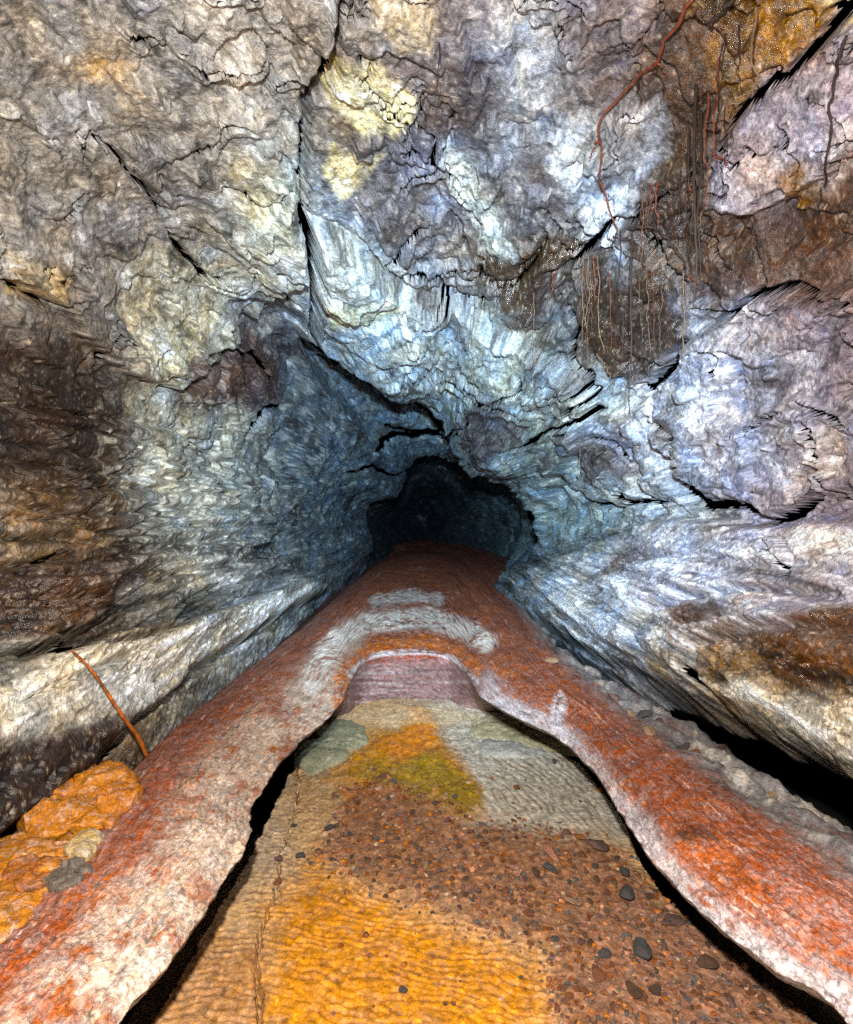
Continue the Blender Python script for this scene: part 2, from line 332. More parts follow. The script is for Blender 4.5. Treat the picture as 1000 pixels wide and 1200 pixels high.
# ---- traced plates (raised towards the viewer), traced cracks ----
SLAB_LEFT = [(-300, -300), (392, -300), (388, 0), (378, 60), (352, 130), (352, 230), (362, 290), (352, 320), (300, 365), (262, 408), (232, 440), (196, 458), (150, 440), (100, 402), (60, 352), (0, 320), (-300, 300)]
SLAB_RIM = [(366, 262), (420, 288), (470, 332), (540, 352), (610, 388), (660, 420), (700, 470), (690, 520), (650, 560), (640, 640), (632, 600), (600, 562), (556, 545), (520, 492), (440, 452), (372, 412)]
SLAB_MID = [(372, 90), (400, 0), (410, -300), (720, -300), (705, 140), (700, 200), (715, 262), (640, 320), (628, 372), (575, 350), (470, 330), (420, 285), (366, 258), (360, 180)]
SLAB_RIGHT_TOP = [(1300, 0), (1000, 22), (900, 95), (845, 160), (828, 240), (900, 250), (1000, 180), (1300, 150)]
SLAB_RIGHT = [(1300, 330), (1000, 330), (900, 345), (850, 372), (806, 400), (775, 470), (782, 520), (810, 560), (850, 592), (905, 608), (950, 585), (1000, 575), (1300, 560)]
SLAB_WET = [(668, 300), (705, 275), (760, 268), (800, 300), (805, 390), (770, 440), (735, 455), (700, 420), (680, 380)]
SLAB_TRI = [(690, 480), (760, 470), (790, 560), (740, 604), (680, 580), (640, 545)]
BENCH = [(640, 655), (700, 628), (780, 606), (900, 612), (1000, 600), (1300, 560), (1300, 1100), (1000, 925), (900, 868), (850, 838), (780, 806), (720, 778), (650, 735), (600, 712), (570, 684)]
LEDGE_LEFT = [(-300, 830), (0, 778), (60, 760), (110, 752), (200, 740), (330, 680), (430, 640), (440, 655), (380, 690), (300, 740), (200, 800), (100, 895), (0, 975), (-300, 1200)]
BULGE_LEFT = [(-300, 700), (0, 668), (60, 655), (90, 680), (108, 712), (70, 745), (0, 770), (-300, 790)]
PLATES = [(SLAB_LEFT, .13), (SLAB_RIM, .18), (SLAB_MID, .03), (SLAB_RIGHT_TOP, .07), (SLAB_RIGHT, .10), (SLAB_WET, .05), (SLAB_TRI, .04), (BENCH, .10), (LEDGE_LEFT, .17), (BULGE_LEFT, .09)]
SD = []
for poly, hgt in PLATES:
    d = sdp(u, v, poly); SD.append(d)
    H += np.where(in_A | (d < 0), hgt, 0)*ss(-2, 5, d)
N0 = grid_normals(P)
sg = np.sign((N0*inward).sum(-1)); N0 = N0*np.where(sg == 0, 1, sg)[..., None]
amp = np.where(np.arange(NS) < row_rimA, 1, np.where(np.arange(NS) < row_rimB, .7, 1.2))[:, None]*ss(0, .9, S_+.6)
dirn = .75*inward+.25*N0
# hold the first rim
P = P+dirn*(H*amp)[..., None]
# a bulge of the tube behind the camera stays plain
# ---- colour ----
GRID = [  # rock colours plus light fall-off into the passage, 100 px lattice, rows top to bottom
 [(128,118,108),(140,130,118),(138,130,120),(135,132,128),(140,138,135),(128,122,122),(140,145,162),(130,125,130),(112,88,70),(150,108,40),(140,128,125)],
 [(122,112,98),(138,128,115),(140,134,125),(140,140,138),(128,118,105),(98,90,90),(130,140,160),(135,140,158),(105,85,70),(140,125,130),(150,140,150)],
 [(132,120,105),(134,124,110),(138,130,118),(150,152,140),(115,112,112),(110,108,115),(118,118,122),(140,150,168),(100,85,68),(155,150,165),(140,125,120)],
 [(150,138,120),(140,126,112),(155,146,125),(165,164,145),(140,150,160),(115,112,112),(80,66,52),(112,110,110),(82,66,52),(110,90,75),(120,98,85)],
 [(105,88,72),(120,105,90),(165,155,132),(130,120,112),(150,165,180),(150,165,178),(125,140,150),(85,72,58),(150,155,170),(158,158,175),(150,135,140)],
 [(85,66,50),(92,76,60),(135,130,120),(130,138,145),(110,122,138),(140,158,172),(125,138,145),(140,155,170),(165,170,185),(160,158,175),(165,155,160)],
 [(112,94,76),(100,84,68),(140,138,130),(125,132,138),(110,125,140),(70,80,98),(130,150,165),(130,145,158),(150,158,172),(165,162,178),(150,140,150)],
 [(85,66,50),(95,76,60),(140,135,125),(140,142,142),(110,115,120),(90,90,95),(120,130,138),(150,155,162),(160,158,168),(168,165,175),(160,155,165)],
 [(140,132,118),(138,132,120),(150,148,140),(120,115,108),(100,90,85),(90,85,85),(125,130,135),(150,152,158),(140,125,108),(130,105,72),(125,98,65)],
 [(95,75,58),(110,95,80),(100,85,72),(100,85,75),(100,85,75),(90,85,85),(110,105,105),(140,138,140),(160,155,155),(175,168,158),(175,165,150)],
 [(70,52,38),(75,56,42),(90,70,55),(90,75,65),(90,75,65),(90,80,75),(110,105,105),(130,125,125),(150,145,140),(160,152,145),(160,150,140)],
]
G = lin(np.array(GRID, float))
def latt(uu, vv):
    a = np.clip(uu/100., 0, 9.999); b = np.clip(vv/100., 0, 9.999); i = a.astype(int); j = b.astype(int); fa = ss(0, 1, a-i)[..., None]; fb = ss(0, 1, b-j)[..., None]
    return (G[j, i]*(1-fa)+G[j, i+1]*fa)*(1-fb)+(G[j+1, i]*(1-fa)+G[j+1, i+1]*fa)*fb
wa = 46*fbm(np.stack([U/80., Vv/80., 0*U], -1), 1., 4, 20); wb = 46*fbm(np.stack([U/80., Vv/80., 0*U+31], -1), 1., 4, 21)
C = latt(U+wa, Vv+wb)
lf = (ss(420, 330, U)*ss(470, 360, Vv))[..., None]; C = C*(1-lf)+lf*1.2*(.35*C+.65*C.mean(-1, keepdims=True)*np.array([1.01, 1.0, .97]))  # left wall lightened in colour to balance the lamp light
rt = (ss(740, 820, U)*ss(330, 400, Vv)*ss(640, 560, Vv))[..., None]; C = C*(1-.25*rt)  # right slab darkened in colour where the beam falls too bright
def patch(poly, col, soft=8, k=1.0, wet=0):
    global C, WET
    ix = around(pu, pv, poly, soft+30); m = ss(-soft, soft, sdp(pu[ix], pv[ix], poly))*k*aF[ix]
    CF = C.reshape(-1, 3); CF[ix] = mixc(CF[ix], lin(col), m); WF = WET.reshape(-1); WF[ix] = np.maximum(WF[ix], m*wet)
pu, pv = (u+.35*wa).ravel(), (v+.35*wb).ravel()
WET = np.full(U.shape, .12)
CREAM = (206, 194, 158)
patch([(378, 82), (400, 70), (440, 60), (486, 105), (464, 166), (420, 152), (380, 125)], CREAM, 4, .9)
patch([(388, 172), (450, 184), (432, 222), (405, 242), (384, 215)], CREAM, 5, .85)
patch([(430, -20), (505, -20), (508, 52), (470, 45), (445, 22)], (185, 178, 160), 6, .8)
patch([(378, 318), (450, 328), (470, 352), (440, 372), (385, 362)], (190, 188, 160), 8, .8)
patch([(270, 180), (345, 180), (350, 240), (300, 260), (265, 230)], (174, 170, 146), 18, .6)
patch([(130, 290), (200, 270), (260, 320), (260, 400), (200, 445), (150, 410)], (184, 176, 152), 16, .6)
patch([(40, 60), (90, 40), (150, 55), (100, 85)], (185, 165, 135), 14, .6)
patch([(0, 290), (60, 310), (50, 350), (0, 340)], (190, 170, 130), 10, .7)
patch([(210, 420), (300, 390), (340, 440), (330, 480), (250, 490), (215, 470)], (92, 66, 58), 10, .8)
patch([(560, 300), (640, 275), (720, 275), (640, 320), (625, 375), (590, 365)], (70, 54, 34), 12, .9, .7)
patch([(680, 395), (700, 300), (730, 330), (790, 300), (800, 400), (760, 450), (720, 440)], (68, 52, 38), 8, .9, .55)
patch([(815, -40), (900, -40), (960, 0), (960, 35), (890, 100), (850, 150), (830, 100)], (138, 104, 22), 14, .8, .9)
patch([(955, -40), (1100, -40), (1010, 20), (965, 28)], (205, 180, 120), 6, .8, .6)
patch([(735, 60), (830, 40), (830, 200), (790, 300), (740, 290), (760, 200), (720, 130)], (84, 66, 50), 14, .7, .4)
patch([(820, 250), (1100, 190), (1100, 330), (900, 345), (820, 370)], (92, 68, 52), 14, .75, .3)
patch([(925, 190), (960, 195), (965, 240), (930, 250)], (140, 105, 40), 8, .7, .4)
patch([(545, 480), (600, 450), (620, 510), (570, 540)], (70, 58, 56), 8, .7)
patch([(650, 500), (740, 490), (770, 560), (700, 560)], (92, 80, 80), 12, .7)
patch([(-100, 400), (80, 400), (150, 460), (140, 540), (60, 560), (-100, 560)], (58, 44, 34), 26, .8)
patch([(-100, 680), (70, 670), (105, 715), (40, 750), (-100, 775)], (74, 52, 34), 8, .85, .55)
patch([(110, 620), (150, 640), (170, 690), (120, 700)], (70, 50, 38), 8, .7, .3)
patch([(-100, 860), (60, 850), (110, 880), (60, 960), (-100, 1010)], (56, 40, 30), 14, .85)
patch([(200, 650), (400, 640), (420, 660), (300, 690)], (66, 60, 56), 12, .6)  # shade of the recess above the left ledge, painted into the rock
patch([(795, 715), (860, 715), (880, 735), (810, 745)], (84, 60, 42), 7, .85, .5)
patch([(900, 760), (1000, 725), (1100, 720), (1100, 800), (960, 815), (915, 800)], (88, 58, 28), 10, .9, .95)
patch([(690, 680), (760, 640), (800, 650), (720, 700)], (78, 64, 56), 9, .7)
patch([(600, 690), (680, 660), (760, 610), (680, 640), (600, 670)], (70, 68, 72), 8, .5)
for poly, col, k in [
  ([(585, -40), (665, -40), (650, 60), (638, 132), (608, 128), (592, 60)], (178, 182, 186), .75), ([(518, 165), (550, 185), (604, 290), (575, 290), (532, 235)], (186, 190, 182), .8),
  ([(676, 240), (742, 228), (728, 284), (690, 282)], (196, 205, 220), .85), ([(738, 148), (772, 138), (782, 192), (745, 202)], (190, 198, 210), .7), ([(650, 150), (680, 140), (690, 210), (660, 215)], (165, 175, 192), .7),
  ([(500, 50), (585, 80), (570, 165), (505, 150)], (84, 74, 70), .75), ([(612, 165), (650, 180), (680, 255), (630, 250)], (80, 70, 66), .75), ([(425, 195), (510, 205), (505, 290), (420, 262)], (92, 86, 86), .75), ([(690, 30), (745, 60), (720, 140), (690, 130)], (96, 84, 84), .6),
  ([(380, 270), (450, 300), (420, 318), (372, 300)], (170, 172, 160), .6), ([(385, 375), (470, 385), (560, 440), (500, 470), (430, 440)], (165, 178, 186), .6), ([(560, 380), (610, 400), (640, 470), (600, 450)], (170, 185, 192), .6),
  ([(820, 420), (960, 400), (960, 540), (850, 560)], (146, 146, 158), .6), ([(880, 110), (990, 60), (980, 170), (900, 200)], (162, 156, 160), .5), ([(850, 190), (930, 170), (930, 230), (850, 240)], (178, 172, 180), .7), ([(950, 500), (1000, 500), (1000, 560), (950, 560)], (188, 176, 165), .6),
  ([(-60, 815), (100, 778), (200, 748), (330, 692), (410, 662), (395, 690), (260, 785), (150, 845), (-60, 905)], (186, 182, 170), .75), ([(150, 455), (300, 480), (360, 520), (350, 600), (220, 600), (150, 540)], (168, 164, 150), .55), ([(-40, 570), (60, 590), (120, 640), (40, 660), (-40, 660)], (146, 126, 100), .6),
  ([(660, 690), (760, 690), (820, 780), (730, 770), (660, 730)], (182, 184, 188), .7), ([(740, 640), (1040, 620), (1040, 700), (800, 690)], (182, 180, 188), .6), ([(840, 810), (1040, 830), (1040, 925), (930, 880)], (188, 180, 165), .7), ([(640, 560), (740, 600), (640, 640)], (165, 185, 195), .6)]:
    patch(poly, col, 14, k)
# mineral bloom and bare rock at smaller scales
b1 = fbm(Pw, (6.5, 4.0, 6.5), 5, 30, .66); b2 = fbm(P, 19., 4, 31, .65); b3 = fbm(P+.05*np.stack([b1, b1, b1], -1), (4.2, 9., 9.), 4, 33, .6); b4 = fbm(P, 55., 3, 34, .6)
lum = C.mean(-1, keepdims=True)
notfar = 1-ss(row_rimB-5, row_rimB+5, np.arange(NS))[:, None]
tone = (1-.6*lower*notfar)*(1.3*b1+.6*b2+.4*b3)+.32*b4+lower*notfar*(1.5*fl1+1.2*fl2)
pale = ss(.16, .40, tone); dark = ss(.14, .42, -tone); pale2 = ss(.55, .8, tone+.4*b4); dark2 = ss(.5, .8, -tone+.4*b4)
C = C*(1-.5*np.clip((C[..., 2]-C[..., 0])/(C.mean(-1)+1e-6), 0, 1)[..., None]*np.array([-.3, .2, 1.]))
lum = C.mean(-1, keepdims=True)
C = C*np.exp(.4*b4+.3*b2)[..., None]
C = C*(1-.8*pale[..., None])+(.55*C+.45*lum)*1.75*.8*pale[..., None]; C = C*(1+.5*pale2[..., None])
C = C*(1-.50*dark[..., None])*(1-.5*dark2[..., None])
warm = fbm(P, 3.3, 5, 35, .6); C = C*np.exp(warm[..., None]*np.array([.32, .05, -.36]))
cool = ss(.1, .5, fbm(P, 7.3, 4, 39, .6))*ss(300, 420, u); C = C*(1+cool[..., None]*np.array([-.12, .02, .22]))
streak = fbm(np.stack([PHI*9, S_*1.2, R_*2], -1)+.4*fbm(P, 2., 3, 36)[..., None], (1., 2.6, 1.), 5, 37, .7)
C = C*np.exp(.45*streak*notfar)[..., None]
flow_c = np.sin(flow*1.0+2*b1)+.6*np.sin(flow*2.3+3*b2); C = C*np.exp(.22*flow_c*lower*notfar)[..., None]
dirt = ss(.10, .32, fbm(Pw, (2.2, 1.5, 2.2), 5, 41, .64)+.12*b4); C = mixc(C, lin((64, 52, 46)), dirt*.72*ss(640, 600, v)*ss(300, 480, u+.5*v))
whit = ss(.05, .35, b3+.5*b4)*ss(430, 520, v)*ss(720, 640, v)*ss(60, 200, u)*ss(470, 350, u)
C = mixc(C, lin((205, 200, 185)), whit*.75)
flecks = ss(.25, .45, b4+.4*b2); C = mixc(C, lin((225, 215, 190)), flecks*.25)
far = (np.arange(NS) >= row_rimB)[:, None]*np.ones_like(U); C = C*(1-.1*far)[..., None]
tb = ss(row_rimA-90, row_rimA+60, np.arange(NS))[:, None, None]; C = C*(1-tb+tb*np.array([.62, .74, .86]))  # dimness and blue cast of the passage mixed into its rock colour
C = .20*(np.clip(C, .004, 1)/.20)**1.32
WET = np.clip(WET+.25*ss(.1, .5, fbm(P, 2.6, 3, 40)), 0, 1)
# ---- split into pieces ----
Nf = grid_normals(P); sg = np.sign((Nf*inward).sum(-1)); flip = np.median(sg) < 0
if flip: Nf = -Nf
Q = quads(NS, NPH)
if flip: Q = Q[..., ::-1]
fu = u[:-1, :-1]; fv = v[:-1, :-1]; fr = np.arange(NS-1)[:, None]*np.ones((1, NPH-1))
keep = (core[:-1, :-1]+core[1:, 1:]+core[:-1, 1:]+core[1:, :-1])/4 > .9
keep &= ~gap_right[:-1, :-1]
rho = np.hypot(U-500, Vv-600); ri = np.arange(NS)[:, None]*np.ones((1, NPH))
behind = (ri > row_rimA+2) & (ri < row_rimB-20) & (rho > RHA[None, :]-np.interp(ph, [-50, 0, 40, 80, 112, 124, 128], [6, 12, 18, 14, 10, 6, -40])[None, :]*(1+.9*pn(np.stack([PHI*9, 0*PHI, 0*PHI], -1)))) & (ph < 127)[None, :] & (ph > -50)[None, :]
keep &= ~behind[:-1, :-1]
fph = (ph[:-1]+ph[1:])[None, :]/2*np.ones((NS-1, 1))
lx = np.interp(fv, [-400, 0, 62, 130, 232, 290, 400, 430, 600], [392, 388, 378, 353, 351, 362, 368, 378, 432])
base = np.where(fph > 150, 0, np.where(fph < 18, 2, 1))                      # left wall, roof, right wall
base = np.where((fr >= 30) & (fr < row_rimA), np.where((fu < lx) & (fph > 88), 0, base), base)
ld, lsd, _ = dline(fu, fv, [(1300, -160), (1000, 22), (880, 122), (840, 170), (822, 235), (803, 380), (760, 468), (775, 545), (735, 604), (640, 640)], 2000)
base = np.where((fr >= 30) & (fr < row_rimA) & (fph < 88), np.where(lsd < 0, 2, 1), base)
base = np.where(fr >= row_rimA, 3, base)
part = np.full(base.shape, -1)
OWN = [(0, 0, 'cracked grey and cream slab of the left wall'), (1, 1, 'blue-grey slab overhanging the far passage'), (2, 1, 'grey-brown roof slab with cream patches'), (3, 2, 'lavender slab in the upper right corner'), (4, 2, 'pale lavender slab above the bench'), (5, 1, 'wet dark brown slab behind the hanging roots'), (6, 1, ''), (7, 2, 'pale flow-banded bench along the right wall'), (8, 0, 'pale ledge along the foot of the left wall'), (9, 0, 'dark brown fluted bulge low on the left wall')]
for k, (i, ow, lab) in enumerate(OWN):
    d = SD[i][:-1, :-1]; part = np.where((d > 1) & (base == ow) & (fr >= 30) & (fr < row_rimA), i, part)
NAMES = ['cave_wall_left', 'cave_roof', 'cave_wall_right', 'cave_passage']
LAB = ['brown and grey flaking lava wall on the left of the tube', 'cracked grey lava roof of the tube with hanging roots', 'lavender grey lava wall on the right of the tube', 'dark blue narrowing passage at the far end of the tube']
for b_ in range(4):
    f = Q[(base == b_) & (part < 0) & keep].reshape(-1, 4)
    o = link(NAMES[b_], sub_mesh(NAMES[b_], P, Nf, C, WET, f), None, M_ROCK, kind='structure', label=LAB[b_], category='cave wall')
    for i, ow, lab in OWN:
        if ow != b_: continue
        f = Q[(part == i) & (base == b_) & keep].reshape(-1, 4)
        if len(f) > 50:
            c = link('rock_slab' if i < 7 else ('rock_bench' if i < 9 else 'rock_bulge'), sub_mesh('rock_slab', P, Nf, C, WET, f), o, M_ROCK)
            if lab: c['label'] = lab
# depth lookup for things that hang on the shell
DU = np.clip((U/4).astype(int), -1, 250); DV = np.clip((Vv/4).astype(int), -1, 300)
uf, vf = px(P); DEP = np.full((300, 250), 99.)
mk = (uf > 0) & (uf < 1000) & (vf > 0) & (vf < 1200) & (P[..., 1] > .4)
np.minimum.at(DEP, ((vf[mk]/4).astype(int), (uf[mk]/4).astype(int)), P[..., 1][mk])
def depth_at(a, b):
    i = int(np.clip(b/4, 1, 298)); j = int(np.clip(a/4, 1, 248)); x = DEP[i-1:i+2, j-1:j+2]; x = x[x < 90]
    return float(x.min()) if x.size else 3.0
# rock mass round the tube, closing every gap
bv = np.array([(x, y, z) for x in (-6, 6) for y in (-6, 28) for z in (-1.2, 6.5)], float)
bq = np.array([(0, 1, 3, 2), (4, 6, 7, 5), (0, 4, 5, 1), (2, 3, 7, 6), (0, 2, 6, 4), (1, 5, 7, 3)])
link('bedrock', mesh_np('bedrock', bv, bq), None, M_DARK, kind='structure', label='dark bedrock seen only through the open cracks', category='bedrock')

# ------------------------------------------------------------------ levees, mound and outer floor: one loft round the channel
HL = .38
ST = [  # lip, outer edge, base of the inner face (only at the head), crown bulge
 (('w', -.60, -2.5, HL), (-1.10, -2.5, .42), None, .10), (('w', -.62, .3, HL), (-1.08, .3, .42), None, .10),
 ((140, 1200, HL), (-1.08, 1.22, .42), None, .10), ((200, 1125, HL), (-1.10, 1.42, .42), None, .10), ((250, 1050, HL), (-1.14, 1.70, .42), None, .10),
 ((283, 1000, HL), (-1.18, 2.0, .42), None, .10), ((298, 942, HL), (-1.22, 2.3, .42), None, .10), ((320, 905, HL), (-1.25, 2.6, .42), None, .10),
 ((350, 870, HL), (-1.25, 3.0, .42), None, .10), ((385, 840, .37), (-1.22, 3.6, .43), None, .10), ((404, 816, .36), (-1.16, 4.5, .44), None, .11),
 ((411, 795, .34), (-1.10, 6.0, .46), (405, 838), .12), ((424, 777, .32), (-1.0, 8.5, .5), (420, 840), .14), ((452, 768, .30), (-.75, 11.5, .55), (450, 842), .15),
 ((490, 766, .30), (-.1, 13.0, .58), (485, 842), .15), ((522, 771, .30), (.5, 12.5, .55), (520, 840), .15), ((546, 787, .32), (.80, 9.0, .5), (545, 836), .14),
 ((560, 812, .36), (.90, 6.0, .46), None, .16), ((600, 838, HL), (.87, 4.3, .44), None, .10), ((650, 862, HL), (.90, 3.4, .44), None, .10),
 ((680, 885, HL), (.95, 2.9, .44), None, .10), ((705, 915, HL), (1.0, 2.6, .44), None, .10), ((730, 955, HL), (1.05, 2.3, .44), None, .10),
 ((755, 995, HL), (1.08, 2.02, .44), None, .10), ((790, 1035, HL), (1.13, 1.78, .44), None, .10), ((830, 1075, HL), (1.18, 1.57, .44), None, .10),
 ((900, 1130, HL), (1.22, 1.32, .44), None, .10), ((990, 1190, HL), (1.22, 1.1, .44), None, .10), (('w', .76, .3, HL), (1.2, .2, .44), None, .10), (('w', .72, -2.5, HL), (1.2, -2.5, .44), None, .10)]
lip = np.array([s[0][1:] if s[0][0] == 'w' else at_h(*s[0]) for s in ST], float); out = np.array([s[1] for s in ST], float)
bul = np.array([s[3] if s[2] else s[3]*.62 for s in ST], float)
head = np.array([0 if s[2] is None else 1 for s in ST], float)
dirv = out-lip; dirv[:, 2] = 0; dirv /= np.linalg.norm(dirv, axis=1)[:, None]
UN = np.array([.95 if i in (8, 9, 10, 17, 18, 19, 20) else .5 for i in range(len(ST))]); und_side = np.array([np.array([-1., 0, 0]) if i < 14 else np.array([1., 0, 0]) for i in range(len(ST))]); dund = dirv*.45+und_side*.55; dund /= np.linalg.norm(dund, axis=1)[:, None]
base_ = np.array([lip[i]+dund[i]*UN[i]+np.array([0, 0, -lip[i][2]-.55]) if s[2] is None else at_h(s[2][0], s[2][1], -.03) for i, s in enumerate(ST)], float)
NST = 620
kk = np.arange(len(ST), dtype=float)
# spacing along the loft follows length in the picture
lu, lv = px(lip); segl = np.hypot(np.diff(np.clip(lu, -300, 1300)), np.diff(np.clip(lv, 0, 1500))); segl[0] = segl[-1] = 60; segl = np.clip(segl, 25, 200)
cum = np.concatenate([[0], np.cumsum(segl)]); qs = np.interp(np.linspace(0, cum[-1], NST), cum, kk)
def rail(Y): return interp_rows(kk, Y, qs)
lip_, out_, bas_, dir_ = rail(lip), rail(out), rail(base_), rail(dirv); bul_ = rail(bul)[:, None]; hd = np.clip(rail(head), 0, 1); dun_ = rail(dund); un_ = rail(UN)[:, None]
rows = []; tagw = []
tU = np.linspace(0, 1, 46, endpoint=False)
for t in tU:      # from the foot of the undercut (or of the banded face) up to the lip
    und = bas_+0*lip_
    # undercut path: floor -> back -> underside of the lip -> lip
    a = bas_; b_ = lip_+dun_*un_+np.array([0, 0, -.12]); c = lip_+dun_*.06+np.array([0, 0, -.035])
    if t < .3: p1 = a+(b_-a)*(t/.3)
    elif t < .72: p1 = b_+(c-b_)*((t-.3)/.42)
    else:
        e = (t-.72)/.28; p1 = c+(lip_-c)*np.array([math.sin(e*math.pi/2), math.sin(e*math.pi/2), 1-math.cos(e*math.pi/2)])
    p2 = bas_+(lip_-bas_)*np.array([t**.75, t**.75, t**1.5])
    rows.append(p1*(1-hd[:, None])+p2*hd[:, None]); tagw.append(-1+t)
nW = 150
for j in range(nW):
    wv_ = (j/(nW-1)); ww = wv_**(1+.9*hd[:, None])      # more samples near the lip where the mound runs far away
    p = lip_+(out_-lip_)*ww; b = bul_*np.sin(np.pi*np.clip(ww, 0, 1)**.62)**.85 if False else bul_*(4*ww**.9*(1-ww**.9))**.95
    p = p+np.array([0, 0, 1.])*b; rows.append(p); tagw.append(wv_)
ofar = rail(np.array([(-2.2, o[1], .30) if i < 11 else ((2.3, o[1], .12) if i > 17 else (o[0]*1.9-.0, o[1]+9+abs(o[0]), .5)) for i, o in enumerate(out)], float))
nO = 84
for j in range(1, nO):
    t = j/(nO-1); p = out_+(ofar-out_)*t
    side = np.sign(out_[:, 0])[:, None]
    p = p+np.array([0, 0, 1.])*(-.16*np.sin(np.pi*min(t*2.0, 1))*(side < 0)+.03*np.sin(np.pi*min(t*2.6, 1))*(side > 0)); rows.append(p); tagw.append(1+t)
LV = np.array(rows)
xe = np.interp(LV[..., 1], [-2, 1.2, 2.03, 2.43, 2.86, 3.5, 4.5, 6., 7.5], [1.75, 1.66, 1.54, 1.47, 1.40, 1.18, 1.04, .99, .97]); LV[-83:, :, 2] -= (.5*ss(0, .10, LV[..., 0]-xe+.04*fbm(LV, 7., 3, 59)-.02))[-83:]*(qs > 17.5)[None, :]
TW = np.array(tagw)[:, None]*np.ones((1, NST)); QS = qs[None, :]*np.ones((len(rows), 1)); HD = hd[None, :]*np.ones((len(rows), 1))
U2, V2 = px(LV)
Nl = grid_normals(LV); 
if np.median(Nl[60:180, :, 2]) < 0: Nl = -Nl; lflip = True
else: lflip = False
arc = np.cumsum(np.concatenate([[0], np.linalg.norm(np.diff(lip_, axis=0), axis=1)]))[None, :]*np.ones((len(rows), 1))
SQ = np.stack([arc*1.0, np.clip(TW, -1, 3)*.5, 0*arc], -1)
SQ = SQ+.03*np.stack([0*arc, fbm(LV, 4., 3, 47), 0*arc], -1)
hl = .016*np.abs(fbm(SQ, (3., 44., 1.), 4, 49, .6))+.0065*fbm(LV, 75., 2, 48)+.020*fbm(LV, 3.0, 3, 50)+.012*fbm(LV, 9., 3, 51)+.0055*fbm(LV, 34., 3, 52)+.006*fbm(SQ, (2.2, 38., 1.), 3, 53)
gr = ss(.95, 1.25, TW)
lump = fbm(LV, 6., 3, 54); hl = hl+gr*(.05*lump+.03*np.abs(fbm(LV, 12., 3, 55))+.03*stairs(fbm(LV, (5., 3., 5.), 3, 45), 3, .2))
rl = (QS > 17.5)*gr; hl = hl+rl*(.05*np.sin(LV[..., 0]*26+LV[..., 1]*17+5*fbm(LV, 2., 2, 56))*ss(1.05, 1.2, TW)*.6)
face = (TW < 0)*HD
hl = hl*np.where(TW < 0, .5, 1)
hl = hl+face*.0022*np.sin((V2+9*fbm(LV, (3., 3., 12.), 3, 57))*1.3)
lipn = ss(.12, .0, np.abs(TW)); hl = hl+lipn*(1-HD)*.022*fbm(LV, 13., 4, 58, .6)
LV = LV+Nl*hl[..., None]
U2, V2 = px(LV)
C2 = np.zeros(LV.shape)+lin((146, 84, 60))
n4_ = fbm(LV, 70., 3, 67, .6); n1_ = fbm(LV, 5.5, 4, 60, .6); n2_ = fbm(SQ, (2.6, 40., 1.), 5, 61, .7); n3_ = fbm(LV, 26., 4, 62, .6)
C2 = mixc(C2, lin((120, 66, 50)), ss(.0, .5, n1_)); C2 = mixc(C2, lin((178, 98, 44)), ss(.05, .5, -n1_+.4*n3_)*.75)
leftm = ss(12.6, 11.4, QS); rightm = ss(16.4, 17.6, QS); mid_ = 1-leftm-rightm
wh = (215, 202, 190)
# left levee: pale crust between lip and crown
mL = ss(.62, .22, TW+.20*n2_+.12*n3_-.05)*ss(-.12, -.02, TW)*leftm*ss(-.55, -.1, n2_+.35)
C2 = mixc(C2, lin((196, 172, 152)), np.clip(mL*(.95-.75*ss(.0, .35, fbm(LV, 4.5, 4, 46, .6)+.5*n2_)), 0, 1))
C2 = mixc(C2, lin((128, 92, 80)), leftm*ss(.55, .95, TW)*.55)
# right levee: lavender-white inner flank, red strip, grey outer
mR = ss(.22, .05, TW+.22*n2_+.08*n3_)*rightm; C2 = mixc(C2, lin((188, 178, 178)), mR*.9)
mR2 = ss(.25, .7, n2_+.3*n3_)*rightm*ss(.2, .3, TW); C2 = mixc(C2, lin((190, 140, 122)), mR2*.6)
pinkR = ss(24.2, 26., QS)*ss(.15, .4, TW)*ss(1.3, 1., TW); C2 = mixc(C2, lin((176, 118, 100)), pinkR*.8)
C2 = mixc(C2, lin((118, 112, 110)), ss(1.0, 1.14, TW+.12*n3_)*rightm)
C2 = mixc(C2, lin((178, 166, 152)), ss(1.05, 1.2, TW)*rightm*ss(.05, .3, n1_+.4*n3_)*.9); C2 = mixc(C2, lin((92, 62, 54)), ss(1.05, 1.2, TW)*rightm*ss(.05, .3, -n1_+.4*n3_)*.85)
C2 = mixc(C2, lin((74, 44, 34)), ss(.95, 1.1, TW+.08*n3_)*leftm)
farm = ss(6.0, 9.0, LV[..., 1]); C2 = mixc(C2, lin((150, 90, 66)), farm*.8)
def p2(pts, hw, col, k=1., soft=.5, poly=False, wet=0):
    global C2, W2
    uu = U2+7*n1_+5*n3_; vv = V2+6*n3_+4*fbm(LV, 11., 2, 64)
    if poly: m = ss(-hw, hw, sdp(uu, vv, pts))
    else: m = ss(1+soft, 1-soft, dline(uu, vv, pts)[0]/hw)
    m = m*k*(TW > -.06)*(TW < 1.02)*ss(-.22, -.06, n3_+.6*n1_+.5*n2_+.1); C2 = mixc(C2, lin(col), m); W2 = np.maximum(W2, m*wet)
W2 = np.full(TW.shape, .08)
p2([(365, 800), (380, 770), (400, 745), (430, 730), (500, 724), (545, 738), (570, 752)], 12, (222, 210, 198), .95)
p2([(440, 705), (480, 698), (515, 703)], 7, (214, 204, 196), .9)
p2([(398, 800), (410, 775), (445, 757), (500, 752), (540, 765), (560, 785)], 7, (196, 104, 30), .85)
p2([(412, 790), (438, 769), (490, 764), (532, 772), (558, 800)], 4, (205, 195, 195), .8)
p2([(400, 800), (395, 825), (408, 800)], 6, (190, 95, 25), .8)
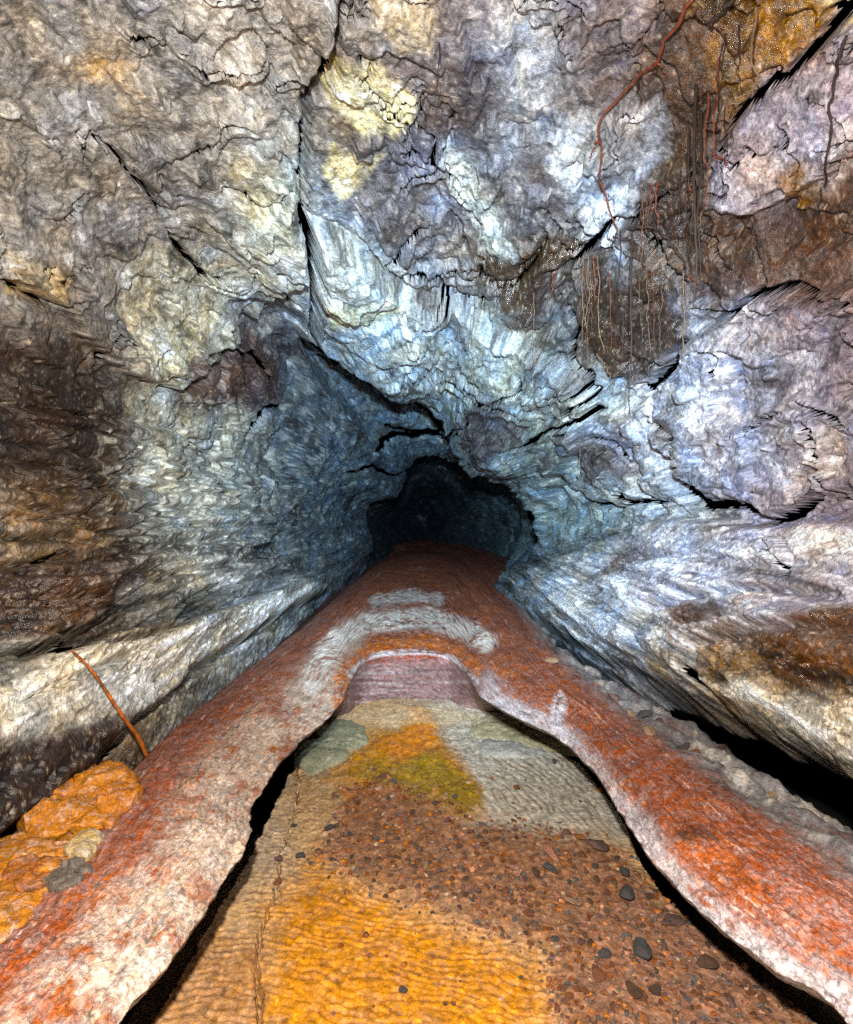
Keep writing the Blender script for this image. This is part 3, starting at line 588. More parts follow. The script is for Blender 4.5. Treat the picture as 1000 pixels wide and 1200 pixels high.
p2([(775, 965), (840, 975), (900, 1045), (880, 1062), (800, 1010)], 12, (170, 82, 12), .9, poly=True, wet=.6)
p2([(788, 960), (835, 965), (840, 985), (790, 985)], 7, (66, 36, 16), .8, poly=True, wet=.4)
p2([(655, 820), (652, 850), (658, 870)], 8, (196, 186, 190), .9)
fb = face*1.0; bandc = fbm(np.stack([U2/160., V2/6., 0*U2], -1), 1., 4, 68, .7)*1.8
C2 = mixc(C2, lin((140, 106, 100)), fb); C2 = mixc(C2, lin((178, 160, 156)), fb*ss(.0, .5, bandc+.35*n3_)*.55); C2 = mixc(C2, lin((78, 50, 50)), fb*ss(.1, .5, -bandc+.3*n3_)*.5); C2 = mixc(C2, lin((140, 66, 44)), fb*ss(782, 770, V2)*.7)
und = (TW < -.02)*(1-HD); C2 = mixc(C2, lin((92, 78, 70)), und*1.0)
C2 = C2*np.exp(.6*n3_+.7*n2_+.9*n4_)[..., None]; C2 = C2*(1-.55*ss(.22, .42, -n2_-.5*n4_))[..., None]; C2 = mixc(C2, lin((225, 212, 198)), ss(.3, .5, .5*n4_+1.1*n2_)*.6*(TW > 0)*(TW < 1))
C2 = mixc(C2, lin((146, 80, 48)), ss(.12, .3, fbm(LV, 9., 5, 69, .68)+.5*n2_+.3*n4_)*.8*(TW > 0)*(TW < .95))
gp = ss(.25, .6, fbm(LV, 40., 3, 66)); C2 = mixc(C2, lin((92, 72, 66)), gp*.45*(TW > .1))
Ql = quads(len(rows), NST)
Nl2 = grid_normals(LV)
if lflip: Ql = Ql[..., ::-1]; Nl2 = -Nl2
fq = QS[:-1, :-1]; ft = TW[:-1, :-1]; fh = HD[:-1, :-1]
def piece(mask, name, **pr):
    par = pr.pop('parent', None)
    return link(name, sub_mesh(name, LV, Nl2, C2, W2, Ql[mask].reshape(-1, 4)), par, M_LEVEE, **pr)
G_L = 'lava levees beside the channel'
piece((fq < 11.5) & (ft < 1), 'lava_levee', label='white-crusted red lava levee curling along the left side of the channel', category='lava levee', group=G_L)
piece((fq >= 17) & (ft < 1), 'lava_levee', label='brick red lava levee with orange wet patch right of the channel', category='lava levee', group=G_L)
md = piece((fq >= 11.5) & (fq < 17) & (ft < 1) & (ft >= 0), 'lava_mound', label='rust orange mound with white arcs where the two levees join', category='lava mound')
piece((fq >= 11.5) & (fq < 17) & (ft < 0), 'banded_face', parent=md, label='purple banded end face of the channel')
piece(ft >= 1, 'cave_floor', kind='structure', label='dark uneven lava floor between levees and walls', category='cave floor')

# ------------------------------------------------------------------ channel floor
NV, NU = 330, 470
vr = np.concatenate([np.linspace(822, 1215, NV-20), np.linspace(1230, 3200, 20)])
rowsF = []
d = CZ*F/(vr-600)
xl = np.interp(d, [.3, 1.2, 2, 3, 3.9, 4.6], [-1.05, -1.05, -1.15, -1.1, -.9, -.85]); xr = np.interp(d, [.3, 1.2, 2, 3, 3.9, 4.6], [1.25, 1.2, 1.1, 1.0, .85, .8])
X = xl[:, None]+(xr-xl)[:, None]*np.linspace(0, 1, NU)[None, :]
FV = np.stack([X, d[:, None]*np.ones_like(X), 0*X], -1)
back = np.stack([np.linspace(-1.05, 1.25, NU), -2.6*np.ones(NU), np.zeros(NU)], -1)[None]; FV = np.concatenate([FV, back], 0)
U3, V3 = px(FV); U3[-1] = 500; V3[-1] = 4000
nA = fbm(FV, 4., 3, 70); nB = fbm(FV, 14., 4, 71, .6); nC = fbm(FV, 45., 3, 72, .6)
hz = .02*fbm(FV, 1.4, 3, 73)+.006*nB+.003*nC
uw = U3+14*nA+8*nB+3*nC; vw = V3+9*nA+7*nB+3*nC
GRAV = [(405, 925), (450, 915), (500, 935), (560, 962), (640, 975), (700, 985), (735, 1010), (770, 1050), (830, 1090), (900, 1150), (960, 1210), (660, 1260), (640, 1120), (560, 1090), (490, 1060), (420, 1035), (372, 1010), (390, 960)]
dg = sdp(uw, vw, GRAV, 200)+14*nB+10*nC; grav = ss(-16, 22, dg)
FAN = [(560, 850), (640, 862), (690, 900), (730, 985), (745, 1015), (700, 985), (620, 972), (560, 950)]
fan = ss(-14, 18, sdp(uw, vw, FAN))
# ropes: orange zone nearly level lines, fan zone curved about the spring
ang = np.arctan2(FV[..., 0]-.02, np.maximum(FV[..., 1], 0)-4.3); rad = np.hypot(FV[..., 0]-.02, FV[..., 1]-4.3)
lines = 2*np.pi*(FV[..., 1]*34+FV[..., 0]*6+1.8*nA+.9*nB+.5*fbm(FV, (3., 10., 1.), 3, 74)*2)
cx, cy = .08, 2.5
r2 = np.hypot(FV[..., 0]-cx, (FV[..., 1]-cy)*.5); lines2 = 2*np.pi*(r2*25+1.5*nA+.35*nB)
lines = 2*np.pi*(FV[..., 1]*33+FV[..., 0]*7+2.6*nA+.9*nB+1.4*fbm(FV, 1.6, 2, 76))
CRUST0 = [(390, 915), (425, 880), (480, 850), (515, 870), (555, 915), (565, 950), (490, 940)]
rmask = (1-.75*ss(-5, 15, sdp(uw, vw, CRUST0)))*(1-grav)*ss(4.0, 3.6, FV[..., 1])*ss(.4, 1., FV[..., 1]+.2)
brk = ss(-.15, .3, fbm(np.stack([FV[..., 0]*4, FV[..., 1]*14, 0*nA], -1), 1., 3, 78, .6))
val = np.where(fan > .5, ss(.2, 1., np.cos(lines2+1.2*nC)), ss(.25, 1., np.cos(lines+1.2*nC)))*np.abs(fan*2-1)*brk     # 1 in the seams between ropes
crown_ = np.where(fan > .5, np.abs(np.sin(lines2/2)), np.abs(np.sin(lines/2)))
amp_ = .35+.9*ss(-.3, .4, fbm(FV, 5., 3, 82)); hz += rmask*(.0035*crown_*amp_-.005*val)
hz += grav*(.012+.007*nB+.006*np.abs(nC))
crk, _, ct = dline(U3+9*nB+5*nC, V3, [(352, 880), (346, 950), (330, 1000), (322, 1050), (306, 1090), (300, 1140), (305, 1205), (298, 1300)], 60)
cw = 1.4+2.4*ss(.3, .8, ct)*(.6+.8*np.abs(nA)); hz -= .035*ss(1.3, .5, crk/cw)
LIT = [(-60, 1500), (60, 1360), (175, 1203), (230, 1112), (290, 1010), (316, 958), (334, 920), (352, 890), (384, 860), (400, 832), (410, 800), (555, 800), (562, 826), (600, 851), (640, 876), (680, 895), (714, 936), (734, 968), (747, 1006), (777, 1052), (820, 1096), (880, 1146), (966, 1208), (1150, 1400), (1300, 1560), (1300, 4200), (-300, 4200)]
tr_ = sdp(U3+4*nB, V3+3*nB, LIT, 400); tr_ = np.where(V3 > 1600, 100, tr_); hz -= .45*ss(0, -9, tr_)*(FV[..., 1] < 4.05)
rise = ss(3.75, 4.35, FV[..., 1]); hz += rise*.03
CRUST = [(385, 915), (420, 880), (430, 860), (470, 855), (478, 834), (500, 834), (520, 870), (560, 915), (572, 955), (540, 962), (490, 945), (440, 925)]
cr_ = ss(-6, 10, sdp(uw, vw, CRUST)); lob = fbm(FV, (7., 4., 1.), 3, 84); hz += cr_*(.018+.028*stairs(lob, 4, .25))*ss(.0, .2, cr_)
FV[..., 2] += hz
C3 = np.zeros(FV.shape)+lin((168, 134, 94))
C3 = mixc(C3, lin((168, 150, 128)), ss(360, 310, uw)*.8*ss(1080, 950, vw)); C3 = mixc(C3, lin((140, 88, 40)), ss(340, 290, uw)*ss(1060, 1130, vw)*.6)
C3 = mixc(C3, lin((166, 160, 146)), ss(440, 560, uw+20*nB)*ss(1010, 960, vw)*.9)
def p3(poly, soft, col, k=1., wet=0):
    global C3, W3
    m = ss(-soft, soft, sdp(uw, vw, poly, 120))*k; C3 = mixc(C3, lin(col), m); W3 = np.maximum(W3, m*wet)
W3 = np.full(U3.shape, .1)
p3([(318, 1060), (370, 1015), (420, 1040), (500, 1075), (560, 1100), (640, 1130), (660, 1260), (300, 1260), (315, 1120)], 34, (172, 108, 6), .97, .25)
p3([(660, 1175), (720, 1165), (735, 1210), (660, 1240)], 9, (170, 104, 8), .9, .2)
C3 = mixc(C3, lin((116, 76, 24)), ss(.2, .6, -nA+.5*nB)*.45*ss(1000, 1050, vw)*ss(700, 600, uw))
p3([(385, 915), (420, 880), (430, 860), (470, 855), (478, 838), (500, 838), (520, 870), (560, 915), (572, 955), (540, 962), (490, 945), (440, 925)], 10, (168, 112, 12), .92, .6)
p3([(400, 915), (450, 895), (460, 905), (510, 885), (560, 925), (568, 950), (540, 962), (490, 945), (440, 925)], 9, (132, 108, 14), .8, .6)
p3([(432, 872), (470, 858), (480, 838), (500, 838), (518, 872), (490, 890), (460, 892)], 7, (186, 108, 10), .85, .5)
p3([(402, 925), (430, 920), (470, 932), (450, 950), (405, 950)], 8, (196, 112, 12), .9, .2)
p3([(480, 838), (500, 838), (505, 855), (478, 858)], 4, (198, 120, 20), .9, .4)
p3([(380, 842), (400, 836), (560, 836), (560, 850), (430, 852)], 5, (188, 160, 122), .6)
C3 = mixc(C3, lin((122, 84, 58)), grav*.95); C3 = mixc(C3, lin((140, 84, 40)), grav*ss(.1, .5, nB)*.7); C3 = mixc(C3, lin((74, 58, 50)), grav*ss(.15, .5, -nB+.3*nC)*.6)
C3 = mixc(C3, lin((120, 84, 66)), grav*ss(640, 740, U3)*.6)
troughm = val*rmask; C3 = mixc(C3, lin((86, 54, 28)), troughm*.6*(1-fan)); C3 = mixc(C3, lin((112, 82, 50)), troughm*.85*fan)
C3 = 1.4*C3*np.exp(.6*nB+.8*nC)[..., None]; dsp = ss(.28, .5, fbm(FV, 30., 3, 77)); C3 = mixc(C3, lin((70, 50, 34)), dsp*.6)
W3 = np.clip(W3, 0, 1)
Nc = grid_normals(FV); fl3 = np.median(Nc[..., 2]) < 0
Q3 = quads(*FV.shape[:2]); 
if fl3: Nc = -Nc; Q3 = Q3[..., ::-1]
link('channel_floor', sub_mesh('channel_floor', FV, Nc, C3, W3, Q3.reshape(-1, 4)), None, M_FLOOR, kind='structure', label='rippled orange and grey lava floor of the channel', category='channel floor')
def floor_h(x, y):
    i = np.argmin(np.abs(FV[:NV, 0, 1]-y)); j = np.argmin(np.abs(FV[i, :, 0]-x)); return FV[i, j, 2]

# ------------------------------------------------------------------ loose stones and gravel
def ico(sub):
    import bmesh
    bm = bmesh.new(); bmesh.ops.create_icosphere(bm, subdivisions=sub, radius=1.0); bm.verts.ensure_lookup_table()
    V = np.array([q.co[:] for q in bm.verts]); Fc = np.array([[q.index for q in f.verts] for f in bm.faces]); bm.free(); return V, Fc
IV, IF = ico(3); JV, JF = ico(1)
def stone_shape(V, seed, angular=.5, flat=.6):
    n = 7; r_ = np.random.default_rng(seed); nn = r_.normal(size=(n+5, 3)); nn /= np.linalg.norm(nn, axis=1)[:, None]
    D = V.copy(); 
    for k in nn:      # shave flat facets
        h = (D@k)-(1-angular*r_.uniform(.35, 1.0)); D = D-np.clip(h, 0, None)[:, None]*k
    D *= (1+.10*fbm(V+seed, 1.6, 3, 80))[:, None]
    return D*np.array([1, r_.uniform(.7, 1.), flat*r_.uniform(.8, 1.2)])
PAL = {'rust brown': (142, 88, 56), 'dark grey': (86, 86, 84), 'dull purple': (124, 94, 86), 'orange': (184, 112, 40), 'tan': (176, 142, 108), 'dark brown': (100, 74, 56), 'salmon pink': (186, 128, 98)}
SHAPES = {}
def stone_mesh(kind, col):
    key = (kind, col)
    if key not in SHAPES:
        D = stone_shape(IV, kind*3+1, .62+.1*(kind % 3), .5); c = lin(PAL[col])*np.ones((len(D), 3)); nz = fbm(IV, 2.5, 3, 81+kind)
        c = mixc(c, lin((112, 66, 42)), ss(.05, .4, fbm(IV+kind, 1.7, 4, 83, .6))*.75)*np.exp(.6*nz)[:, None]; SHAPES[key] = mesh_np('stone', D, IF, None, c, np.full(len(D), .1)); SHAPES[key].materials.append(M_STONE)
    return SHAPES[key]
G_S = 'loose stones on the channel floor'
def put_stone(uu, vv, rpx, col, label, kind=None, rot=None, sink=.35, stretch=1.):
    p = at_h(uu, vv, 0.0); r_ = rpx*p[1]/F; hz_ = floor_h(p[0], p[1])
    o = link('stone', stone_mesh(random.randrange(6) if kind is None else kind, col), None, None, label=label, category='stone', group=G_S)
    o.scale = (r_*stretch, r_, r_); o.location = (p[0], p[1], hz_+r_*.62*(1-sink)); o.rotation_euler = (random.uniform(-.25, .25), random.uniform(-.25, .25), random.uniform(0, 6.28) if rot is None else rot)
    return o
BIG = [(386, 974, 9, 'dark grey', 'round dark grey stone beside the top left corner of the gravel', 1), (752, 1122, 22, 'dark grey', 'large angular dark grey block low in the right-hand gravel', 1.3),
 (735, 1058, 20, 'dark grey', 'big pale-edged grey stone near the black gap on the right', 1), (672, 1066, 15, 'tan', 'round tan stone in the right half of the gravel', 1), (508, 1060, 8, 'salmon pink', 'pink stone at the lower middle edge of the gravel', 1),
 (506, 1072, 6, 'dark grey', 'small dark stone touching the pink stone', 1), (473, 1164, 8, 'dark grey', 'lone dark stone on the orange ripples near the bottom', 1), (646, 1010, 14, 'salmon pink', 'flat salmon stone on the upper right of the gravel', 1.4),
 (646, 1028, 11, 'dark grey', 'slate grey stone below the flat salmon stone', 1.2), (510, 948, 7, 'dark grey', 'small grey stone on the olive yellow crust', 1), (552, 992, 7, 'orange', 'bright orange pebble in the upper gravel', 1),
 (343, 955, 7, 'dull purple', 'purple stone at the top of the floor crack', 1), (344, 970, 7, 'dark grey', 'grey stone just below the purple one on the floor crack', 1), (325, 1010, 8, 'dull purple', 'purple stone halfway down the floor crack', 1),
 (327, 1036, 9, 'rust brown', 'rust brown stone sitting in the floor crack', 1), (353, 1006, 9, 'dark grey', 'grey stone between floor crack and gravel', 1), (650, 894, 6, 'dark grey', 'lone grey pebble on the pale fan of ripples', 1),
 (828, 1140, 17, 'dark brown', 'dark brown stone at the lower right gravel edge', 1), (700, 1000, 16, 'dull purple', 'broad dull stone at the right end of the gravel top edge', 1.6), (708, 1126, 12, 'dark grey', 'grey stone left of the large angular block', 1),
 (790, 1090, 15, 'dull purple', 'purple stone by the right-hand black gap', 1.5), (740, 1168, 17, 'dark brown', 'dark brown stone below the large angular block', 1.2), (700, 1150, 13, 'rust brown', 'rust brown stone near the lower orange patch', 1),
 (620, 1050, 10, 'rust brown', 'rust brown stone left of the round tan stone', 1), (730, 1030, 12, 'dark grey', 'grey wedge above the pale-edged stone', 1.2), (684, 1096, 11, 'salmon pink', 'salmon stone below the round tan stone', 1.2)]
taken = []
for a, b, r_, col, lab, stc in BIG: put_stone(a, b, r_*.82, col, lab, stretch=stc); taken.append((a, b, r_))
SHORT = ['round grey stone at the gravel corner', 'large angular grey block', 'pale-edged grey stone', 'round tan stone', 'pink stone', 'dark stone by the pink one', 'lone dark stone on the ripples', 'flat salmon stone', 'slate grey stone', 'grey stone on the olive crust', 'bright orange pebble', 'purple crack stone', 'grey crack stone', 'lower purple crack stone', 'rusty crack stone', 'grey stone by the crack', 'lone pebble on the pale fan', 'dark brown stone at the gravel edge', 'broad dull stone', 'grey stone beside the block', 'purple stone by the gap', 'dark brown stone under the block', 'rust stone by the orange patch', 'rust stone by the tan one', 'grey wedge', 'salmon stone under the tan one']
gu = pl(GRAV); ZL = {0: 'in the upper left gravel', 1: 'in the middle of the gravel', 2: 'in the right-hand gravel', 3: 'low in the gravel near the bottom edge'}
n = 0; tries = 0
while n < 230 and tries < 9000:
    tries += 1; a = random.uniform(370, 930); b = random.uniform(915, 1215)
    if sdp(np.array([a]), np.array([b]), GRAV)[0] < 2: continue
    right = min(1, max(0, (a-520)/160)); r_ = random.uniform(3.2, 5.5)+right*random.uniform(0, 7)*(random.random()**1.2)
    if any((a-x)**2+(b-y)**2 < (.85*(r_+q))**2 for x, y, q in taken): continue
    taken.append((a, b, r_)); n += 1
    col = random.choice(['rust brown']*5+['orange']*2+['dull purple']*2+['dark grey', 'tan', 'dark brown', 'dark brown', 'salmon pink', 'salmon pink'])
    z = 3 if b > 1120 else (0 if a < 480 else (1 if a < 620 else 2))
    q = min(range(len(BIG)), key=lambda k: (BIG[k][0]-a)**2+(BIG[k][1]-b)**2); dx, dy = a-BIG[q][0], b-BIG[q][1]; where = ('right of' if dx > 0 else 'left of') if abs(dx) > abs(dy) else ('below' if dy > 0 else 'above')
    far_ = 'close ' if math.hypot(dx, dy) < 26 else ''; sz = 'tiny' if r_ < 4.2 else ('small' if r_ < 6.5 else 'mid-sized')
    put_stone(a, b, r_, col, f'{sz} {col} gravel stone {far_}{where} the {SHORT[q]}')
GP, GF, GC = [], [], []; off = 0
ga, gb = rng.uniform(360, 960, 5200), rng.uniform(905, 1225, 5200)**1.0; gs = sdp(ga, gb, GRAV)
for k in range(3900):
    a, b, sd_ = ga[k], gb[k], gs[k]
    if sd_ < random.uniform(-16, 4) and random.random() > .04: continue
    if a < 330: continue
    p = at_h(a, b, 0); r_ = random.choice([random.uniform(1.3, 3.2), random.uniform(1.3, 3.2), random.uniform(3, 4.6)])*p[1]/F; hz_ = floor_h(p[0], p[1]); th = random.uniform(0, 6.28); c, s = math.cos(th), math.sin(th)
    D = JV*(1+rng.normal(0, .2, (len(JV), 1)))*np.array([1, random.uniform(.55, 1), random.uniform(.3, .55)])*r_
    D = np.stack([D[:, 0]*c-D[:, 1]*s, D[:, 0]*s+D[:, 1]*c, D[:, 2]], -1)+np.array([p[0], p[1], hz_+r_*.3])
    GP.append(D); GF.append(JF+off); off += len(D); col = random.choice(list(PAL)+['rust brown']*4+['dark brown']*2); GC.append(np.ones((len(D), 3))*lin(PAL[col])*random.uniform(.7, 1.2))
GP = np.concatenate(GP); gm = mesh_np('gravel', GP, np.concatenate(GF), None, np.concatenate(GC), np.full(len(GP), .1)); gm.polygons.foreach_set('use_smooth', np.zeros(len(gm.polygons), bool))
link('gravel', gm, None, M_STONE, kind='stuff', label='fine rust brown gravel spread over the channel floor', category='gravel')

# ------------------------------------------------------------------ slabs: outline traced, laid on its surface, with thickness
def slab(name, pts, h, thick, col, label, cat, mat, tilt=0., wet=.15, col2=None, group=None, seed=0, dome=.35):
    pts = np.array([at_h(a, b, h) for a, b in pts]); c = pts.mean(0); n = 96; nr = 30
    th = np.arctan2(pts[:, 1]-c[1], pts[:, 0]-c[0]); o_ = np.argsort(th); th = th[o_]; rr = np.hypot(pts[:, 1]-c[1], pts[:, 0]-c[0])[o_]
    tt = np.linspace(-np.pi, np.pi, n, endpoint=False); R = np.interp(tt, np.concatenate([th-2*np.pi, th, th+2*np.pi]), np.tile(rr, 3))
    R = R*(1+.05*fbm(np.stack([np.cos(tt)*2, np.sin(tt)*2, 0*tt+seed], -1), 1.5, 3, 85))
    V = []; 
    for j in range(nr):
        k = j/(nr-1); e = min(1, k*1.5); rad_ = R*math.sin(min(e, 1)*math.pi/2)**.9 if k < .67 else R*(1-.12*((k-.67)/.33))
        z = thick*(1-dome*e**3) if k < .67 else thick*(1-dome)*(1-(k-.67)/.33*1.5)
        V.append(np.stack([c[0]+rad_*np.cos(tt), c[1]+rad_*np.sin(tt), 0*tt+h+z+tilt*(rad_*np.cos(tt))], -1))
    V = np.array(V); V[..., 2] += thick*.9*stairs(fbm(V+seed, 6., 4, 86), 4, .15)+thick*.2*fbm(V+seed, 25., 3, 87)
    V[..., 0] += .006*fbm(V, 12., 2, 88); q = quads(nr, n); i = np.arange(nr*n).reshape(nr, n)
    wrap = np.stack([i[:-1, -1], i[1:, -1], i[1:, 0], i[:-1, 0]], -1); q = np.concatenate([q.reshape(-1, 4), wrap])
    Vf = V.reshape(-1, 3); m = fbm(Vf+seed, 9., 4, 89, .6); cc = mixc(np.ones(Vf.shape)*lin(col), lin(col2 or tuple(x*.55 for x in col)), ss(.0, .55, m)*.8); cc = cc*(1+.3*fbm(Vf, 30., 3, 90))[:, None]
    o = link(name, mesh_np(name, Vf, q, None, cc, np.full(len(Vf), wet)), None, mat, label=label, category=cat)
    if group: o['group'] = group
    return o
OR = (184, 112, 6); OR2 = (138, 76, 10); G_O = 'orange crusted rocks at the foot of the left levee'
for pts, h, th_, c, c2, lab in [
  ([(28, 985), (60, 935), (68, 912), (105, 912), (140, 918), (142, 960), (125, 985), (85, 990), (45, 998)], .40, .09, OR, OR2, 'largest orange crusted slab against the left wall'),
  ([(-60, 1060), (-20, 1000), (20, 990), (50, 1005), (95, 1010), (90, 1035), (40, 1045), (0, 1075)], .40, .06, OR, (120, 70, 20), 'orange slab just below the largest orange one'),
  ([(-80, 1120), (-20, 1060), (30, 1045), (60, 1055), (40, 1085), (20, 1115), (-10, 1130)], .40, .06, OR, (100, 66, 30), 'lowest orange crusted slab at the left picture edge'),
  ([(118, 950), (128, 925), (148, 920), (152, 935), (142, 965), (128, 985), (118, 975)], .42, .07, (182, 108, 10), OR2, 'narrow orange lump at the right end of the orange rocks'),
  ([(60, 1035), (95, 1025), (102, 1045), (80, 1060), (55, 1055)], .42, .06, (96, 84, 72), (70, 58, 50), 'grey-brown stone among the orange rocks'),
  ([(88, 1000), (108, 985), (112, 1005), (102, 1022), (86, 1020)], .42, .06, (176, 150, 110), (130, 100, 70), 'pale tan stone at the edge of the orange rocks'),
  ([(10, 1025), (50, 1015), (72, 1030), (45, 1050), (15, 1045)], .43, .05, (150, 84, 20), (100, 58, 24), 'brown-orange flake among the orange rocks')]:
    slab('orange_rock', pts, h, th_, c, lab, 'rock', M_LEVEE, 0, .3, c2, G_O, seed=len(lab), dome=.3)
GS = 'grey slabs at the head of the channel'
slab('floor_slab', [(352, 900), (372, 868), (395, 842), (422, 848), (428, 862), (412, 885), (385, 900), (365, 912)], -.005, .05, (150, 146, 116), 'grey-green slab at the left of the channel head', 'rock slab', M_FLOOR, 0, .1, (172, 166, 138), GS, 4, dome=1.15)
slab('floor_slab', [(545, 860), (570, 838), (610, 840), (645, 858), (690, 885), (640, 880), (590, 872)], -.005, .04, (176, 164, 128), 'pale olive slab at the right of the channel head', 'rock slab', M_FLOOR, 0, .1, (120, 112, 96), GS, 8, dome=1.15)
slab('floor_slab', [(560, 872), (600, 862), (625, 872), (640, 884), (600, 888), (565, 884)], -.005, .035, (172, 166, 154), 'small grey slab below the pale olive slab', 'rock slab', M_FLOOR, 0, .1, (128, 124, 116), GS, 9, dome=1.15)
# foot rocks along the right wall
RF = [(648, 784, 10, 'tan', 'tan stone at the top of the right levee'), (680, 800, 9, 'dull purple', 'purple stone above the right levee'), (700, 812, 9, 'salmon pink', 'salmon stone above the right levee'), (720, 826, 10, 'dull purple', 'purple-grey stone below the right-hand bench'),
 (755, 842, 11, 'dark grey', 'grey stone below the middle of the bench'), (760, 868, 12, 'tan', 'tan stone wedged behind the right levee'), (800, 880, 14, 'dark grey', 'grey lump under the bench gap'), (830, 872, 14, 'tan', 'pale lump in front of the black gap'),
 (855, 890, 15, 'dull purple', 'purple-brown lump in front of the black gap'), (885, 885, 12, 'dark brown', 'dark brown lump in front of the black gap'), (775, 850, 8, 'dark brown', 'dark knob below the bench, nearest the levee bend'), (790, 862, 9, 'dull purple', 'purple knob left of the grey lump'), (845, 905, 11, 'tan', 'pale knob below the purple-brown lump'), (870, 915, 12, 'dull purple', 'purple knob right of the pale knob'), (905, 925, 12, 'tan', 'tan knob before the widest part of the gap'), (930, 945, 11, 'dark brown', 'dark knob before the right end of the gap'), (740, 846, 8, 'tan', 'tan knob at the inner bend of the right levee'), (812, 888, 10, 'rust brown', 'small rusty stone behind the right levee'), (950, 905, 12, 'tan', 'pale stone at the right end of the black gap'), (990, 905, 14, 'salmon pink', 'pinkish stone at the right picture edge')]
for a, b, r_, col, lab in RF:
    p = at_h(a, b, .40)
    if p[0] > np.interp(p[1], [1.2, 2.03, 2.43, 2.86, 3.5, 5.], [1.66, 1.54, 1.47, 1.44, 1.26, 1.1])-.05: continue
    p[2] = .45-.24*max(0, p[0]-1.05); s_ = r_*p[1]/F
    o = link('foot_rock', stone_mesh(random.randrange(6), col), None, None, label=lab, category='rock', group='rocks at the foot of the right wall'); o.location = p; o.scale = (s_*1.2, s_, s_*1.1); o.rotation_euler = (random.uniform(-.4, .4), random.uniform(-.4, .4), random.uniform(0, 6))

# ------------------------------------------------------------------ roots
def tube(name, pts, r0, r1, mat, sides=7, **pr):
    pts = np.array(pts, float); n = len(pts); t = np.gradient(pts, axis=0); t /= np.linalg.norm(t, axis=1)[:, None]+1e-9
    a = np.cross(t, np.array([.31, .9, .2])); a /= np.linalg.norm(a, axis=1)[:, None]+1e-9; b = np.cross(t, a); V = []
    for i in range(n):
        r_ = r0+(r1-r0)*i/(n-1); r_ *= 1+.18*math.sin(i*1.7+len(pts))
        for k in range(sides):
            g = 2*math.pi*k/sides; V.append(pts[i]+r_*(math.cos(g)*a[i]+math.sin(g)*b[i]))
    i = np.arange(n*sides).reshape(n, sides); j = np.roll(i, -1, axis=1)
    q = np.stack([i[:-1], j[:-1], j[1:], i[1:]], -1).reshape(-1, 4)
    return link(name, mesh_np(name, np.array(V), q), None, mat, **pr)
def dens(pts, n): 
    pts = pl(pts); t = np.linspace(0, len(pts)-1, n); return interp_rows(np.arange(len(pts)), pts, t)
R_RED = plain_material('root_red', (122, 62, 38), .55); R_PALE = plain_material('root_pale', (122, 98, 74), .6); R_DARK = plain_material('root_dark', (48, 34, 26), .7); R_TWIG = plain_material('twig_orange', (158, 84, 20), .5, .8, 30.)
def hang(top, bot, wob, r0, mat, label, lift=.05):
    """a root that hangs free from its anchor on the roof"""
    d_ = depth_at(*top)-lift; a, b = at_d(top[0], top[1], d_), at_d(bot[0], bot[1], d_-.03); n = 26; t = np.linspace(0, 1, n)[:, None]; s = random.random()*50
    p = a+(b-a)*t; L = np.linalg.norm(b-a)
    p[:, 0] += wob*fbm(np.stack([t[:, 0]*3+s, 0*t[:, 0], 0*t[:, 0]], -1), 1., 3, 91)*np.sin(t[:, 0]*2.6); p[:, 1] += wob*fbm(np.stack([t[:, 0]*3+s+9, 0*t[:, 0], 0*t[:, 0]], -1), 1., 3, 92)*np.sin(t[:, 0]*2.6)*.6
    return tube('hanging_root', p, r0, r0*.45, mat, label=label, category='root', group='roots hanging from the roof')
def crawl(pts, r0, r1, mat, label, lift=.03):
    q = dens(pts, 60); q = q+np.stack([pn(np.stack([np.arange(60)*.21, np.full(60, r0*900), np.zeros(60)], -1)), pn(np.stack([np.arange(60)*.21, np.full(60, 50+r0*900), np.zeros(60)], -1))], -1)*7; D = np.array([depth_at(a, b) for a, b in q]); D = np.convolve(np.pad(D, 4, mode='edge'), np.ones(9)/9, 'valid')-lift
    return tube('clinging_root', [at_d(a, b, d_) for (a, b), d_ in zip(q, D)], r0, r1, mat, label=label, category='root', group='roots clinging to the roof')
crawl([(818, -12), (800, 18), (782, 45), (770, 70), (748, 92), (725, 115), (700, 148), (704, 175), (702, 200), (708, 225), (716, 255), (724, 272)], .008, .0045, R_RED, 'long reddish root snaking down the roof left of the ochre patch')
crawl([(735, 268), (765, 266), (785, 285), (800, 305), (806, 325)], .009, .006, R_DARK, 'dark root arching over the wet brown slab')
crawl([(760, 275), (752, 250), (770, 230), (800, 215), (830, 190)], .008, .004, R_DARK, 'dark root climbing from the wet slab to the ochre patch')
crawl([(830, 30), (850, 10), (870, -15)], .009, .008, R_DARK, 'dark root on the ochre patch by the top edge')
crawl([(990, 40), (975, 110), (968, 200), (960, 240)], .006, .003, R_DARK, 'thin dark root down the lavender slab at the right')
crawl([(700, 415), (715, 440), (722, 452)], .004, .002, R_PALE, 'short pale root on the bottom tip of the wet slab')
